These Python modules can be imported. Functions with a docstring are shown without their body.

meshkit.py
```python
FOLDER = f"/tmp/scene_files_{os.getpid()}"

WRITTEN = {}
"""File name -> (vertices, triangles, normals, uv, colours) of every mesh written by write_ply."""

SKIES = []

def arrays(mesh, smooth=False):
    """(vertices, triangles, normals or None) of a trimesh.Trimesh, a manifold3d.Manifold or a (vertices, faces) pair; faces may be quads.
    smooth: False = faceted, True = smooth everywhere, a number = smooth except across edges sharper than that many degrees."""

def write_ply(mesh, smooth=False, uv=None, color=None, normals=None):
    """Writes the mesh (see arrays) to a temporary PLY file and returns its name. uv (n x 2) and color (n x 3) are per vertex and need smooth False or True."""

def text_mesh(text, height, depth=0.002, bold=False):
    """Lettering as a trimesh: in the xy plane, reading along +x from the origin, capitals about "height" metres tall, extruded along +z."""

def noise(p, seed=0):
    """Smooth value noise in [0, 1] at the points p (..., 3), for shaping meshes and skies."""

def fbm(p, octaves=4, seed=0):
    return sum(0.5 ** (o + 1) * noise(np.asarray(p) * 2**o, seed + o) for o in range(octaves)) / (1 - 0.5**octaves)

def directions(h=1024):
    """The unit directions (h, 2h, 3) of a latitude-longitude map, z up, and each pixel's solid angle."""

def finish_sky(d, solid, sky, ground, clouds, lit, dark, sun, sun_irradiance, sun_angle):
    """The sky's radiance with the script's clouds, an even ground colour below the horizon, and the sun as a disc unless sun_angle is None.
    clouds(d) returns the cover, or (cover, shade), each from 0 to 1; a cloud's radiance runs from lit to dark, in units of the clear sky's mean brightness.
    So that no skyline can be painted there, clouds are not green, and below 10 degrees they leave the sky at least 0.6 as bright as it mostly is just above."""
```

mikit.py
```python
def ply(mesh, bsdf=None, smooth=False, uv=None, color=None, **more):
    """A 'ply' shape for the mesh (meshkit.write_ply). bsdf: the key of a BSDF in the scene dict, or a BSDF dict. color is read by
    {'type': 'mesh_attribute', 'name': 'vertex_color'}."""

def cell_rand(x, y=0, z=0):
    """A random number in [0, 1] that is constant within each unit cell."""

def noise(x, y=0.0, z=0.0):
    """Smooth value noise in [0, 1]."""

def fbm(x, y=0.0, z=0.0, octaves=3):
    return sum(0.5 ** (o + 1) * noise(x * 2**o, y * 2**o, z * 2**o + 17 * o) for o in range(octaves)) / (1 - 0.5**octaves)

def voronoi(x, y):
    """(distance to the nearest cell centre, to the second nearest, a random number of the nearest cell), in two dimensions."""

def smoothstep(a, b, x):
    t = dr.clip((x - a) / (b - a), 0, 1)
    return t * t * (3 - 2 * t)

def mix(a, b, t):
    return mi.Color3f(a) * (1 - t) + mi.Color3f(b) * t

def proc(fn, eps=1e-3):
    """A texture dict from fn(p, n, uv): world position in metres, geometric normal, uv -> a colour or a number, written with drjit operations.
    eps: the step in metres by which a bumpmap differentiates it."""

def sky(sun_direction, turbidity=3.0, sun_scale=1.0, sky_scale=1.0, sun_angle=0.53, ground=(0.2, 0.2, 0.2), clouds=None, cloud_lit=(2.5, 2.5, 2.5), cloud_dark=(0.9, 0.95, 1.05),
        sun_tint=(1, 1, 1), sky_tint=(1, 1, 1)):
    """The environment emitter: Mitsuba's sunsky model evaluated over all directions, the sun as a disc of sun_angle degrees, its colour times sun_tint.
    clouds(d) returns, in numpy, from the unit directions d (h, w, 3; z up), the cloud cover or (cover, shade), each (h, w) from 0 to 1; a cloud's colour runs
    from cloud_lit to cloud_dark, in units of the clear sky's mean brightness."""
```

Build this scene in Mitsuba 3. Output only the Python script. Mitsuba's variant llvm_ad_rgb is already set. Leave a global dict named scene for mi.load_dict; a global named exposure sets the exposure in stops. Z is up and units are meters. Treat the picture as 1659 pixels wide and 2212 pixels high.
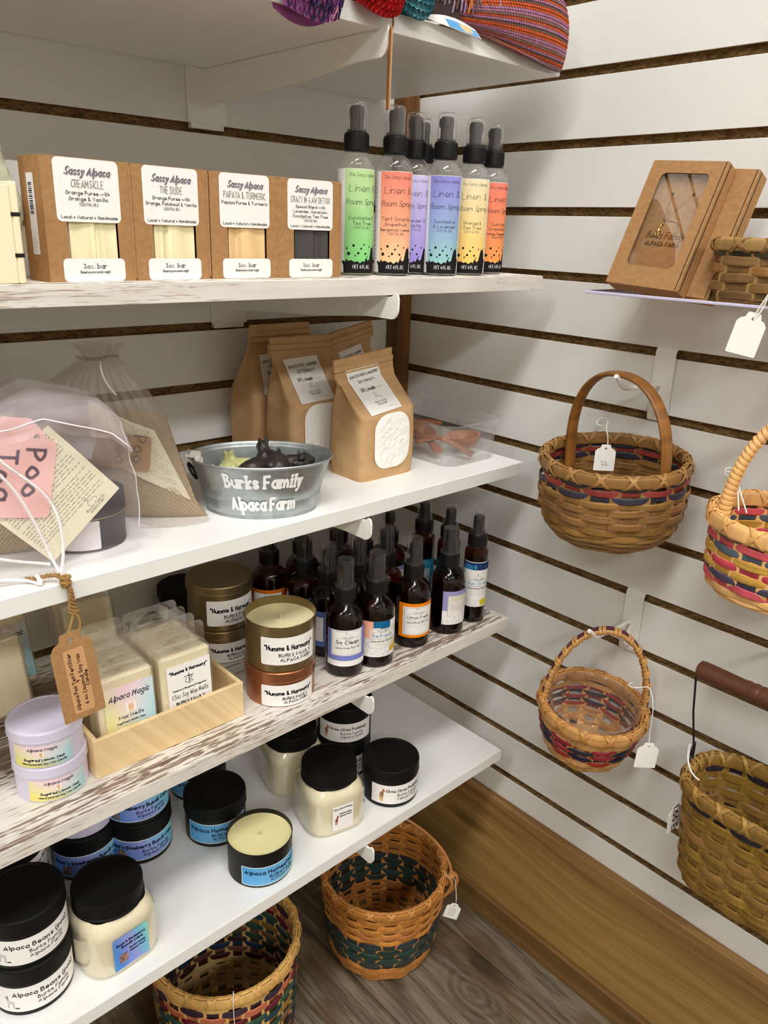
import math, random
import numpy as np, trimesh, manifold3d, drjit as dr, mitsuba as mi, mikit, meshkit
from shapely import geometry as sg
from shapely import affinity as sa
from mikit import ply, proc, noise, fbm, voronoi, cell_rand, smoothstep
T = mi.ScalarTransform4f
def mix(a, b, t):
    a, b = (mi.Color3f(*map(float, c)) if isinstance(c, (tuple, list, np.ndarray)) else c for c in (a, b))
    return a*(1-t) + b*t
rng = np.random.default_rng(7)
scene = {'type': 'scene'}
labels = {}
PI = math.pi

# ---------------------------------------------------------------- camera, lamps, exposure
CAM = np.array([-.8579, -.8948, -.1021])
YAW, PITCH, ROLL, FPX = .8131, -.3343, .0364, 1686.08
fw = np.array([math.cos(PITCH)*math.cos(YAW), math.cos(PITCH)*math.sin(YAW), math.sin(PITCH)])
rt = np.cross(fw, [0, 0, 1]); rt /= np.linalg.norm(rt); up = np.cross(rt, fw)
rt, up = math.cos(ROLL)*rt + math.sin(ROLL)*up, -math.sin(ROLL)*rt + math.cos(ROLL)*up
scene['camera'] = {'type': 'perspective', 'fov_axis': 'x', 'fov': math.degrees(2*math.atan(829.5/FPX)), 'near_clip': .02, 'far_clip': 50,
                   'principal_point_offset_x': -6.7/1659, 'principal_point_offset_y': 19.3/2212,
                   'to_world': T().look_at(origin=CAM.tolist(), target=(CAM+fw).tolist(), up=up.tolist())}
exposure = -0.22
CEIL, FLOOR = 1.30, -1.203
LAMPS = [  # x, y, half sizes, radiance
    (-.95, -1.05, .60, .15, (26.0, 25.8, 25.0)),
    (-2.6, -1.05, .60, .15, (27.0, 26.8, 26.0)),
    (-.80, -2.7, .60, .15, (36.0, 35.8, 34.8)),
    (-2.3, -2.7, .60, .15, (40.0, 39.8, 38.6)),
]

# ---------------------------------------------------------------- naming
used = {}
def nk(key):
    n = used.get(key, 0); used[key] = n + 1
    return key if n == 0 else f'{key}_{n:03d}'
def thing(name, label, cat, group=None, kind=None):
    k = nk(name); labels[k] = {'label': label, 'category': cat}
    if group: labels[k]['group'] = group
    if kind: labels[k]['kind'] = kind
    return k
def struct(name):
    k = nk(name); labels[k] = {'kind': 'structure'}; return k

# ---------------------------------------------------------------- mesh building
def A(x): return np.asarray(x, float)
def unit(x): return x/np.maximum(np.linalg.norm(x, axis=-1, keepdims=True), 1e-12)
class MB:
    """one mesh: separate pieces keep their own vertices, so that smooth normals stay inside a piece"""
    def __init__(s): s.v, s.f, s.c, s.n = [], [], [], 0
    def add(s, v, f, c=(.8, .8, .8)):
        v, f, c = A(v), np.asarray(f, int), A(c)
        if f.shape[1] == 4: f = np.vstack([f[:, [0, 1, 2]], f[:, [0, 2, 3]]])
        s.v.append(v); s.f.append(f + s.n); s.c.append(np.broadcast_to(c, (len(v), 3))); s.n += len(v); return s
    def flat(s, v, f, c=(.8, .8, .8)):
        v, f = A(v), np.asarray(f, int)
        return s.add(v[f.ravel()], np.arange(len(f)*f.shape[1]).reshape(len(f), -1), c)
    def get(s): return np.vstack(s.v), np.vstack(s.f), np.clip(np.vstack(s.c), 0, 1)
    def hull(s, pts, c=(.8, .8, .8)):
        m = manifold3d.Manifold.hull_points(np.ascontiguousarray(pts)).to_mesh()
        return s.flat(m.vert_properties[:, :3], m.tri_verts, c)
    def box(s, lo, hi, c=(.8, .8, .8), bev=0., M=None):
        lo, hi = A(lo), A(hi); P = []
        for sx in (0, 1):
            for sy in (0, 1):
                for sz in (0, 1):
                    q = np.where([sx, sy, sz], hi, lo); d = np.where([sx, sy, sz], -bev, bev)
                    if bev > 0:
                        for k in range(3):
                            e = d.copy(); e[k] = 0; P.append(q + e)
                    else: P.append(q)
        P = A(P)
        if M is not None: P = xf(M, P)
        return s.hull(P, c)
    def lathe(s, prof, n=32, c=(.8, .8, .8), sx=1., sy=1., sq=2., a0=0., a1=2*PI, twist=0.):
        """profile (r, z) from bottom to top; rings split where the profile turns sharply; c may be one colour per profile point"""
        prof = A(prof); c = np.broadcast_to(A(c), (len(prof), 3))
        runs, cur = [], [0]
        for i in range(1, len(prof)):
            cur.append(i)
            if i < len(prof) - 1:
                d0, d1 = unit(prof[i]-prof[i-1]), unit(prof[i+1]-prof[i])
                if d0 @ d1 < .8: runs.append(cur); cur = [i]
        runs.append(cur)
        full = abs(a1 - a0 - 2*PI) < 1e-6
        t = np.linspace(a0, a1, n, endpoint=False) if full else np.linspace(a0, a1, n)
        ct, st = np.cos(t), np.sin(t)
        k = (np.abs(ct)**sq + np.abs(st)**sq)**(-1/sq)
        for r in runs:
            v = np.stack([prof[r][:, :1]*k*ct*sx, prof[r][:, :1]*k*st*sy, np.repeat(prof[r][:, 1:], n, 1)], -1).reshape(-1, 3)
            i, j = np.meshgrid(np.arange(len(r)-1), np.arange(n if full else n-1), indexing='ij'); j2 = (j+1) % n
            s.add(v, np.stack([i*n+j, i*n+j2, (i+1)*n+j2, (i+1)*n+j], -1).reshape(-1, 4), np.repeat(c[r], n, 0))
        return s
    def sweep(s, path, sec, c=(.8, .8, .8), nrm=None, closed=False, caps=True, scale=None, sharp=False, secol=None):
        """section (a, b) carried along the path; a runs along the side vector, b along the normal nrm"""
        p = A(path); n = len(p)
        t = (np.roll(p, -1, 0) - np.roll(p, 1, 0)) if closed else np.gradient(p, axis=0)
        t = unit(t)
        if nrm is None:
            N = np.zeros_like(p); a = np.cross(t[0], [0, 0, 1.] if abs(t[0][2]) < .9 else [1., 0, 0]); N[0] = unit(a)
            for i in range(1, n): N[i] = unit(N[i-1] - t[i]*(N[i-1] @ t[i]))
        else: N = unit(np.broadcast_to(A(nrm), p.shape) - t*np.sum(np.broadcast_to(A(nrm), p.shape)*t, 1, keepdims=True))
        B = np.cross(N, t); sec = A(sec)
        if sharp: sec = np.repeat(sec, 2, 0); sec = np.roll(sec, -1, 0)
        m = len(sec); sc = np.ones(n) if scale is None else np.broadcast_to(A(scale), (n,))
        v = p[:, None] + sc[:, None, None]*(sec[None, :, :1]*B[:, None] + sec[None, :, 1:]*N[:, None])
        i, j = np.meshgrid(np.arange(n if closed else n-1), np.arange(0, m, 2) if sharp else np.arange(m), indexing='ij'); i2 = (i+1) % n; j2 = (j+1) % m
        f = np.stack([i*m+j, i*m+j2, i2*m+j2, i2*m+j], -1).reshape(-1, 4)
        cc = A(c)
        if cc.ndim == 2: cc = np.repeat(cc, m, 0)
        if secol is not None:
            k = np.repeat(A(secol), 2 if sharp else 1)[None, :, None]; cc = (np.broadcast_to(cc.reshape(-1, m, 3) if cc.ndim == 2 else cc, (n, m, 3))*k).reshape(-1, 3)
        s.add(v.reshape(-1, 3), f, cc)
        if caps and not closed:
            for e in (0, n-1):
                q = v[e]; cen = q.mean(0, keepdims=True); jj = np.arange(m)
                col = cc if cc.ndim == 1 else cc[e*m:(e+1)*m].mean(0)
                s.add(np.vstack([q, cen]), np.stack([jj, (jj+1) % m, jj*0+m], 1)[:, ::(1 if e else -1)], col)
        return s
    def tube(s, path, r, c=(.8, .8, .8), k=8, closed=False, scale=None):
        a = np.arange(k)*2*PI/k
        return s.sweep(path, r*np.stack([np.cos(a), np.sin(a)], 1), c, closed=closed, scale=scale)
    def ball(s, cen, r, c=(.8, .8, .8), n=1):
        m = trimesh.creation.icosphere(n); return s.add(m.vertices*A(r) + A(cen), m.faces, c)
    def surf(s, fn, nu, nv, c=(.8, .8, .8), us=None, vs=None, th=0.):
        """a sheet fn(u, v) over the unit square; c a colour or a function of (u, v, points); th > 0 makes it a closed slab"""
        U, V = np.meshgrid(np.linspace(0, 1, nu) if us is None else us, np.linspace(0, 1, nv) if vs is None else vs, indexing='ij'); nu, nv = U.shape
        P = A(fn(U, V)); i, j = np.meshgrid(np.arange(nu-1), np.arange(nv-1), indexing='ij')
        f = np.stack([i*nv+j, (i+1)*nv+j, (i+1)*nv+j+1, i*nv+j+1], -1).reshape(-1, 4)
        col = A(c(U, V, P)).reshape(-1, 3) if callable(c) else A(c)
        if not th: return s.add(P.reshape(-1, 3), f, col)
        N = unit(np.cross(np.gradient(P, axis=0), np.gradient(P, axis=1))); Q = P - N*th
        s.add(P.reshape(-1, 3), f, col); s.add(Q.reshape(-1, 3), f[:, ::-1], col)
        cg = np.broadcast_to(col, (nu*nv, 3)).reshape(nu, nv, 3)
        for a, b, g in ((P[0], Q[0], cg[0]), (Q[-1], P[-1], cg[-1]), (Q[:, 0], P[:, 0], cg[:, 0]), (P[:, -1], Q[:, -1], cg[:, -1])):
            n = len(a); k = np.arange(n-1); s.add(np.vstack([a, b]), np.stack([k, k+1, k+1+n, k+n], 1), np.vstack([g, g]))
        return s
    def extrude(s, poly, d, c=(.8, .8, .8), M=None):
        for g in getattr(poly, 'geoms', [poly]):
            m = trimesh.creation.extrude_polygon(g, d, engine='earcut'); v = m.vertices
            s.flat(v if M is None else xf(M, v), m.faces, c)
        return s
def xf(M, v): return v @ M[:3, :3].T + M[:3, 3]
def Mt(loc=(0, 0, 0), X=None, Y=None, Z=None):
    M = np.eye(4); M[:3, 3] = loc
    for i, a in enumerate((X, Y, Z)):
        if a is not None: M[:3, i] = a
    return M
def rot(axis, deg):
    return trimesh.transformations.rotation_matrix(math.radians(deg), axis)
def mov(x, y, z): return Mt((x, y, z))
cache = {}
def emit(key, mb, bsdf, M=None, smooth=True):
    """one entry of the scene; mb may be a prepared shape dict (shared by copies)"""
    d = mb if isinstance(mb, dict) else shape(mb, bsdf, smooth)
    k = key if key in labels and key not in scene else nk(key); scene[k] = {**d, 'to_world': T(M)} if M is not None else dict(d)
    return k
def shape(mb, bsdf, smooth=True):
    v, f, c = mb.get()
    return ply((v, f), bsdf, smooth, color=c if bsdf.startswith('vc') else None)
def shared(name, bsdf, fn, smooth=True):
    if name not in cache: cache[name] = shape(fn(), bsdf, smooth)
    return cache[name]
def rrect(w, h, r, n=6, cx=0., cy=0.):
    return sa.translate(sg.box(-w/2+r, -h/2+r, w/2-r, h/2-r).buffer(r, quad_segs=n), cx, cy)
def jit(c, a=.06): return np.clip(A(c)*(1 + rng.uniform(-a, a)) + rng.uniform(-a, a, 3)*.12, 0, 1)
def bez(pts, n=24):
    """a smooth curve through the points"""
    from scipy.interpolate import CubicSpline
    p = A(pts); t = np.r_[0, np.cumsum(np.linalg.norm(np.diff(p, axis=0), axis=1))]
    return CubicSpline(t, p)(np.linspace(0, t[-1], n))

# ---------------------------------------------------------------- single-stroke lettering (x, y digits on a grid: baseline 3, x height 8, capitals b)
GL = {'a': '6 ~57 38 17 05 14 33 54|58 53', 'b': '6 0b 03|~06 28 47 55 44 23 04', 'c': '5 ~47 28 17 05 14 23 44', 'd': '6 5b 53|~56 38 17 05 14 33 54', 'e': '6 ~05 55 47 28 17 05 14 33 54',
 'f': '4 ~4a 3b 2a 23|08 38', 'g': '6 ~57 38 17 05 14 33 54|~58 52 40 20 01', 'h': '6 0b 03|~06 28 46 43', 'i': '2 18 13|1a 1b', 'j': '3 ~28 21 10 00|2a 2b', 'k': '5 0b 03|48 05 43', 'l': '2 1b 13',
 'm': '9 08 03|~06 28 46 43|~46 68 86 83', 'n': '6 08 03|~06 28 47 46 43', 'o': '6 ~38 17 05 14 33 54 56 47 38', 'p': '6 08 00|~07 28 47 55 44 23 04', 'q': '6 58 50|~57 38 17 05 14 33 54', 'r': '5 08 03|~06 28 47',
 's': '5 ~47 28 07 16 35 44 23 04', 't': '4 ~1b 14 23 33|08 38', 'u': '6 ~08 05 14 23 44 56|58 53', 'v': '5 08 23 48', 'w': '9 08 23 47 63 88', 'x': '5 08 43|48 03', 'y': '5 08 24|48 21 00', 'z': '5 08 48 03 43',
 'A': '7 03 3b 63|15 55', 'B': '6 03 0b|~0b 3b 4a 38 07|~07 38 55 44 23 03', 'C': '6 ~5a 3b 18 06 14 33 54', 'D': '7 03 0b|~0b 3b 58 56 33 03', 'E': '6 5b 0b 03 53|07 47', 'F': '6 5b 0b 03|07 47', 'G': '7 ~5a 3b 18 06 14 33 54 56|56 36',
 'H': '6 0b 03|5b 53|07 57', 'I': '2 1b 13', 'J': '5 ~4b 45 33 13 04', 'K': '6 0b 03|5b 07 53', 'L': '6 0b 03 53', 'M': '8 03 0b 35 6b 63', 'N': '7 03 0b 53 5b', 'O': '7 ~3b 18 06 14 33 54 66 58 3b', 'P': '6 03 0b|~0b 3b 59 37 06',
 'Q': '7 ~3b 18 06 14 33 54 66 58 3b|45 62', 'R': '6 03 0b|~0b 3b 59 37 07|37 53', 'S': '6 ~5a 3b 19 27 46 55 33 04', 'T': '7 3b 33|0b 6b', 'U': '7 ~0b 05 13 43 55 5b', 'V': '7 0b 33 6b', 'W': '9 0b 23 49 63 8b', 'X': '6 0b 53|5b 03',
 'Y': '6 0b 37 6b|37 33', 'Z': '6 0b 5b 03 53', '&': '7 ~64 33 14 16 38 3a 2b 1a 28 53', '0': '6 ~3b 18 06 14 33 54 56 48 3b', '1': '3 19 2b 23', '2': '6 ~0a 2b 4a 37 03|03 53', '3': '6 ~0a 2b 4a 27 55 33 04', '4': '6 43 4b 05 55',
 '5': '6 5b 0b 08|~08 38 55 33 04', '6': '6 ~4b 17 05 23 45 37 06', '7': '6 0b 5b 23', '8': '6 ~37 0a 3b 5a 37 05 23 45 37', '9': '6 ~58 37 19 3b 59 43', '.': '2 13 14', ',': '2 14 02', "'": '2 1b 19', '"': '4 1b 09|3b 29', '(': '3 ~2c 07 21', ')': '3 ~0c 27 01',
 '-': '5 06 46', '~': '4 06 36', '*': '6 24 46 28 06 24|15 37|35 17', '#': '6 14 2a|34 4a|06 56|08 58', '$': '5 ~4a 1b 07 47 43 04|2c 22', ':': '2 14 15|17 18', '!': '2 1b 16|13 14'}
def _cr(p, n=5):
    p = A(p); q = np.vstack([2*p[0]-p[1], p, 2*p[-1]-p[-2]]) if not np.allclose(p[0], p[-1]) else np.vstack([p[-2], p, p[1]])
    out = []
    for i in range(len(p)-1):
        a, b, c, d = q[i:i+4]; t = np.linspace(0, 1, n, endpoint=False)[:, None]
        out.append(.5*(2*b + (c-a)*t + (2*a-5*b+4*c-d)*t*t + (3*b-a-3*c+d)*t**3))
    return np.vstack(out + [p[-1:]])
def strokes(s, h, sx=1., slant=0., gap=2.4, serif=False, wob=0., align=0., seed=1):
    """polylines of the text, capitals h tall; align 0 left, .5 centred, 1 right"""
    g = np.random.default_rng(seed); k = h/8.; x = 0.; out = []
    for ch in s:
        if ch not in GL: x += 3.6; continue
        w, _, body = GL[ch].partition(' ')
        oy = g.uniform(-wob, wob)*4
        for st in body.split('|'):
            cv = st.startswith('~'); p = A([(int(q[0]), int(q[1], 36)-3) for q in st.lstrip('~').split()])
            if cv: p = _cr(p)
            p = p + [x, oy] + g.uniform(-wob, wob, p.shape)*(1 if not cv else .4)
            out.append(p)
            if serif and not cv:
                for a, b in ((0, 1), (-1, -2)):
                    if abs(p[a][0]-p[b][0]) < 2.2 and abs(p[a][1]-p[b][1]) > 1: out.append(A([p[a]-[1.1, 0], p[a]+[1.1, 0]]))
        x += float(w) - 1 + gap
    W = (x - gap)*k*sx; off = -align*W
    return [np.stack([p[:, 0]*k*sx + p[:, 1]*k*slant + off, p[:, 1]*k], 1) for p in out], W
def ink(mb, fn, s, x, y, h, w=None, col=(.03, .03, .035), fit=None, **kw):
    """letters as thin printed strokes on the surface fn(u, v)"""
    S, W = strokes(s, h, **kw); w = h*.13 if w is None else w
    q = 1. if fit is None or W <= fit else fit/W
    al = kw.get('align', 0.)
    for p in S: line(mb, fn, np.stack([p[:, 0]*q + x, p[:, 1]*(1 if q == 1 else max(q, .8)) + y], 1), w, col)
def line(mb, fn, p, w, col=(.03, .03, .035), step=.004):
    p = A(p); L = np.linalg.norm(np.diff(p, axis=0), axis=1); q = [p[:1]]
    for i, l in enumerate(L):
        n = max(1, int(math.ceil(l/step))); q.append(p[i] + (p[i+1]-p[i])*(np.arange(1, n+1)/n)[:, None])
    p = np.vstack(q); t = unit(np.gradient(p, axis=0)); nn = np.stack([-t[:, 1], t[:, 0]], 1)
    p = np.vstack([p[:1]-t[:1]*w*.35, p, p[-1:]+t[-1:]*w*.35]); nn = np.vstack([nn[:1], nn, nn[-1:]]); ww = np.full((len(p), 1), w/2); ww[0] = ww[-1] = w*.3
    a, b = p + nn*ww, p - nn*ww; n = len(p)
    v = fn(np.r_[a[:, 0], b[:, 0]], np.r_[a[:, 1], b[:, 1]]); k = np.arange(n-1)
    mb.add(v, np.stack([k+n, k+n+1, k+1, k], 1), col)
def fill(mb, fn, poly, col, step=None):
    """a printed solid shape"""
    for g in getattr(poly, 'geoms', [poly]):
        if g.is_empty: continue
        x0, _, x1, _ = g.bounds; n = max(1, int((x1-x0)/.0025))
        for i in range(n):
            c = g if n == 1 else g.intersection(sg.box(x0+(x1-x0)*i/n, -9, x0+(x1-x0)*(i+1)/n, 9))
            for q in getattr(c, 'geoms', [c]):
                if q.geom_type == 'Polygon' and q.area > 1e-10:
                    v, f = trimesh.creation.triangulate_polygon(q, engine='earcut'); mb.add(fn(v[:, 0], v[:, 1]), f, col)
def scrib(mb, fn, x0, x1, y, h, w, col=(.12, .12, .12), seed=0):
    """a line of print too small to read"""
    g = np.random.default_rng(seed); x = x0
    while x < x1 - h:
        L = min(g.uniform(1.6, 5)*h, x1-x); n = max(3, int(L/h*2)); t = np.arange(n)
        line(mb, fn, np.stack([x + t*L/n, y + h*.5*(t % 2)], 1), w, col, step=1); x += L + h*.7
def cylmap(r, zc, a0, off=.00025, cx=0., cy=0.):
    def fn(u, v):
        a = a0 + A(u)/r; return np.stack([cx + (r+off)*np.cos(a), cy + (r+off)*np.sin(a), zc + A(v)], -1)
    return fn
def flatmap(o, U, V, off=.0003):
    o, U, V = A(o), unit(A(U)), unit(A(V)); o = o + np.cross(U, V)*off
    return lambda u, v: o + np.multiply.outer(A(u), U) + np.multiply.outer(A(v), V)
def patch(mb, fn, w, h, col, rc=0., nu=17, nv=None, cx=0., cy=0.):
    """a paper label, w by h, corners rounded by rc, coloured by col or col(s, t) over its unit square"""
    c = np.linspace(0, 1, 7); e = rc*(1-np.cos(c*PI/2)) if rc else A([0.])
    nv = nv or (8 if callable(col) else 2)
    vs = np.unique(np.round(np.r_[e, np.linspace(rc, h-rc, nv), h-e], 7)) - h/2
    d = np.maximum(0, np.abs(vs) - (h/2-rc)); hw = w/2 - rc + np.sqrt(np.maximum(0, rc*rc - d*d)) if rc else np.full(len(vs), w/2)
    s = np.linspace(-1, 1, nu); U = s[:, None]*hw[None]; V = np.broadcast_to(vs, U.shape)
    i, j = np.meshgrid(np.arange(nu-1), np.arange(len(vs)-1), indexing='ij'); n = len(vs)
    cc = A(col(U/w+.5, V/h+.5)).reshape(-1, 3) if callable(col) else col
    mb.add(fn(U + cx, V + cy).reshape(-1, 3), np.stack([i*n+j, (i+1)*n+j, (i+1)*n+j+1, i*n+j+1], -1).reshape(-1, 4), cc)
def lin(*c):
    """sRGB 0-255 to linear"""
    x = A(c if len(c) == 3 else c[0])/255.; return np.where(x < .04045, x/12.92, ((x+.055)/1.055)**2.4)
def grad(stops):
    """colour ramp over t"""
    ks = A([k for k, _ in stops]); cs = A([lin(*c) for _, c in stops])
    return lambda t: np.stack([np.interp(t, ks, cs[:, i]) for i in range(3)], -1)

# ---------------------------------------------------------------- materials
def rgb(c): return {'type': 'rgb', 'value': [float(x) for x in c]}
def two(b): return {'type': 'twosided', 'b': b}
def prin(base, rough=.5, spec=.5, metal=0., bump=None, **kw):
    b = {'type': 'principled', 'base_color': base if isinstance(base, dict) else rgb(base), 'roughness': rough, 'metallic': metal, **kw}
    if not metal: b['specular'] = spec
    if bump: b = {'type': 'bumpmap', 'arbitrary': bump[0], 'scale': bump[1], 'b': b}
    return two(b)
VC = {'type': 'mesh_attribute', 'name': 'vertex_color'}
scene['vc_paper'] = two({'type': 'diffuse', 'reflectance': VC})
scene['vc_satin'] = prin(VC, .42, .4)
scene['vc_gloss'] = prin(VC, .16, .5)
scene['vc_matte'] = prin(VC, .75, .25)
scene['vc_metal'] = prin(VC, .33, metal=1.)
scene['white_laminate'] = prin(lin(226, 226, 224), .38, .4)
scene['white_steel'] = prin(lin(235, 235, 232), .3, .5)
def mdf_fn(p, n, uv):
    a = fbm(p.x*260 + p.y*260, p.x*120 - p.y*120, p.z*420, octaves=3); b = noise((p.x+p.y)*90, p.z*150, 3.3)
    return mix(lin(92, 70, 44), lin(150, 120, 80), smoothstep(.25, .75, a*.75 + b*.25))
scene['fibreboard'] = prin(proc(mdf_fn), .9, .1)
def wash(dark, thr, gap):
    def fn(p, n, uv):
        y = p.y + p.z*1.7
        w = fbm(p.x*5, y*19, 1.7, octaves=2); a = fbm(p.x*24, y*420, 5.1, octaves=3); b = fbm(p.x*95, y*640, 9.4, octaves=2)
        t = smoothstep(thr, thr+gap, a*.42 + b*.42 + (w-.5)*.62 + .08)
        base = mix(lin(200, 194, 186), lin(224, 220, 212), fbm(p.x*20, y*90, 2.2, octaves=2))
        return mix(base, mix(lin(*dark), lin(146, 126, 110), noise(p.x*30, y*200, 3.0)), t)
    return fn
scene['washed_top'] = prin(proc(wash((96, 78, 68), .47, .13)), .55, .3)
scene['washed_edge'] = prin(proc(wash((168, 150, 134), .54, .18)), .5, .3)
def wood_fn(dark, light, red, axis='y'):
    def fn(p, n, uv):
        l, c = (p.y, p.z*1. + p.x*1.3) if axis == 'y' else (p.z, p.y + p.x*1.3)
        warp = fbm(l*2.2, c*7, 4.0, octaves=3); rings = fbm(l*1.2, c*115 + warp*8, 2.0, octaves=3); fine = fbm(l*26, c*900, 7.0, octaves=2)
        k = noise(l*4.7, c*22, 8.0); kn = smoothstep(.80, .93, k)
        t = dr.clip(.55*smoothstep(.25, .75, rings) + .45*fine, 0, 1)
        base = mix(lin(*dark), lin(*light), t)
        return mix(mix(base, lin(*red), .35*smoothstep(.45, .8, fbm(l*3, c*14, 6.0, octaves=2))), lin(58, 36, 20), .6*kn)
    return fn
scene['stained_pine'] = prin(proc(wood_fn((138, 106, 58), (172, 138, 82), (148, 108, 56))), .5, .3)
scene['stained_ledge'] = prin(proc(wood_fn((100, 70, 38), (158, 120, 72), (110, 74, 38))), .55, .3)
scene['stained_kick'] = prin(proc(wood_fn((94, 68, 36), (132, 100, 58), (104, 70, 36))), .55, .3)
scene['stained_post'] = prin(proc(wood_fn((66, 42, 18), (128, 88, 42), (110, 68, 30), 'z')), .5, .3)
scene['pale_pine'] = prin(proc(wood_fn((206, 176, 128), (232, 210, 166), (222, 190, 142))), .6, .25)
def floor_fn(p, n, uv):
    pl = dr.floor((p.x + .25)/.18); o = cell_rand(pl, 3, 1)*9
    w = fbm(p.y*3.4 + o, p.x*16, o, octaves=3); g = fbm(p.y*9 + o, p.x*170 + w*9, 3.0, octaves=4); f = fbm(p.y*40, p.x*620, 5.0 + o, octaves=3)
    d = fbm(p.y*6.5, p.x*14, 2.0 + o, octaves=4)
    vx, vy = (p.y + .36)/.085, (p.x + .135)/.055; r = dr.sqrt(vx*vx + vy*vy); knot = 1 - smoothstep(.35, 1.0, r); ring = .5 + .5*dr.sin(r*26 + w*16 + f*5)
    c = mix(lin(84, 73, 60), lin(128, 116, 98), smoothstep(.3, .7, g*.6 + f*.4))
    c = mix(c, lin(88, 68, 44), .85*smoothstep(.42, .62, d))
    c = mix(c, lin(40, 32, 25), .75*smoothstep(.58, .78, fbm(p.y*9 + 4, p.x*24, o + 7.0, octaves=3)))
    return mix(c, mix(lin(62, 50, 38), lin(112, 96, 76), ring), knot*.45)
scene['rustic_vinyl'] = prin(proc(floor_fn), .5, .35)
scene['painted_wall'] = two({'type': 'diffuse', 'reflectance': rgb((.37, .33, .25))})
scene['painted_ceiling'] = two({'type': 'diffuse', 'reflectance': rgb((.55, .53, .48))})
scene['black_plastic'] = prin((.007, .007, .008), .38, .30)
scene['black_tin'] = prin((.005, .005, .005), .42, .22)
scene['matte_lid'] = prin((.0045, .0045, .0045), .55, .16)
scene['gold_tin'] = prin((.30, .225, .115), .34, metal=.9)
scene['copper_tin'] = prin((.42, .17, .085), .30, metal=.9)
scene['lilac_tin'] = prin(lin(206, 200, 222), .35, .5)
scene['clear_plastic'] = {'type': 'thindielectric', 'int_ior': 1.45}
scene['amber_glass'] = {'type': 'thindielectric', 'int_ior': 1.36, 'specular_transmittance': rgb((.30, .085, .012))}
scene['haze_plastic'] = {'type': 'blendbsdf', 'weight': .13, 'a': {'type': 'thindielectric', 'int_ior': 1.4}, 'b': two({'type': 'diffuse', 'reflectance': rgb((.8, .8, .8))})}
scene['blister'] = {'type': 'blendbsdf', 'weight': .05, 'a': {'type': 'thindielectric', 'int_ior': 1.5}, 'b': two({'type': 'diffuse', 'reflectance': rgb((.8, .76, .68))})}

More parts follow.
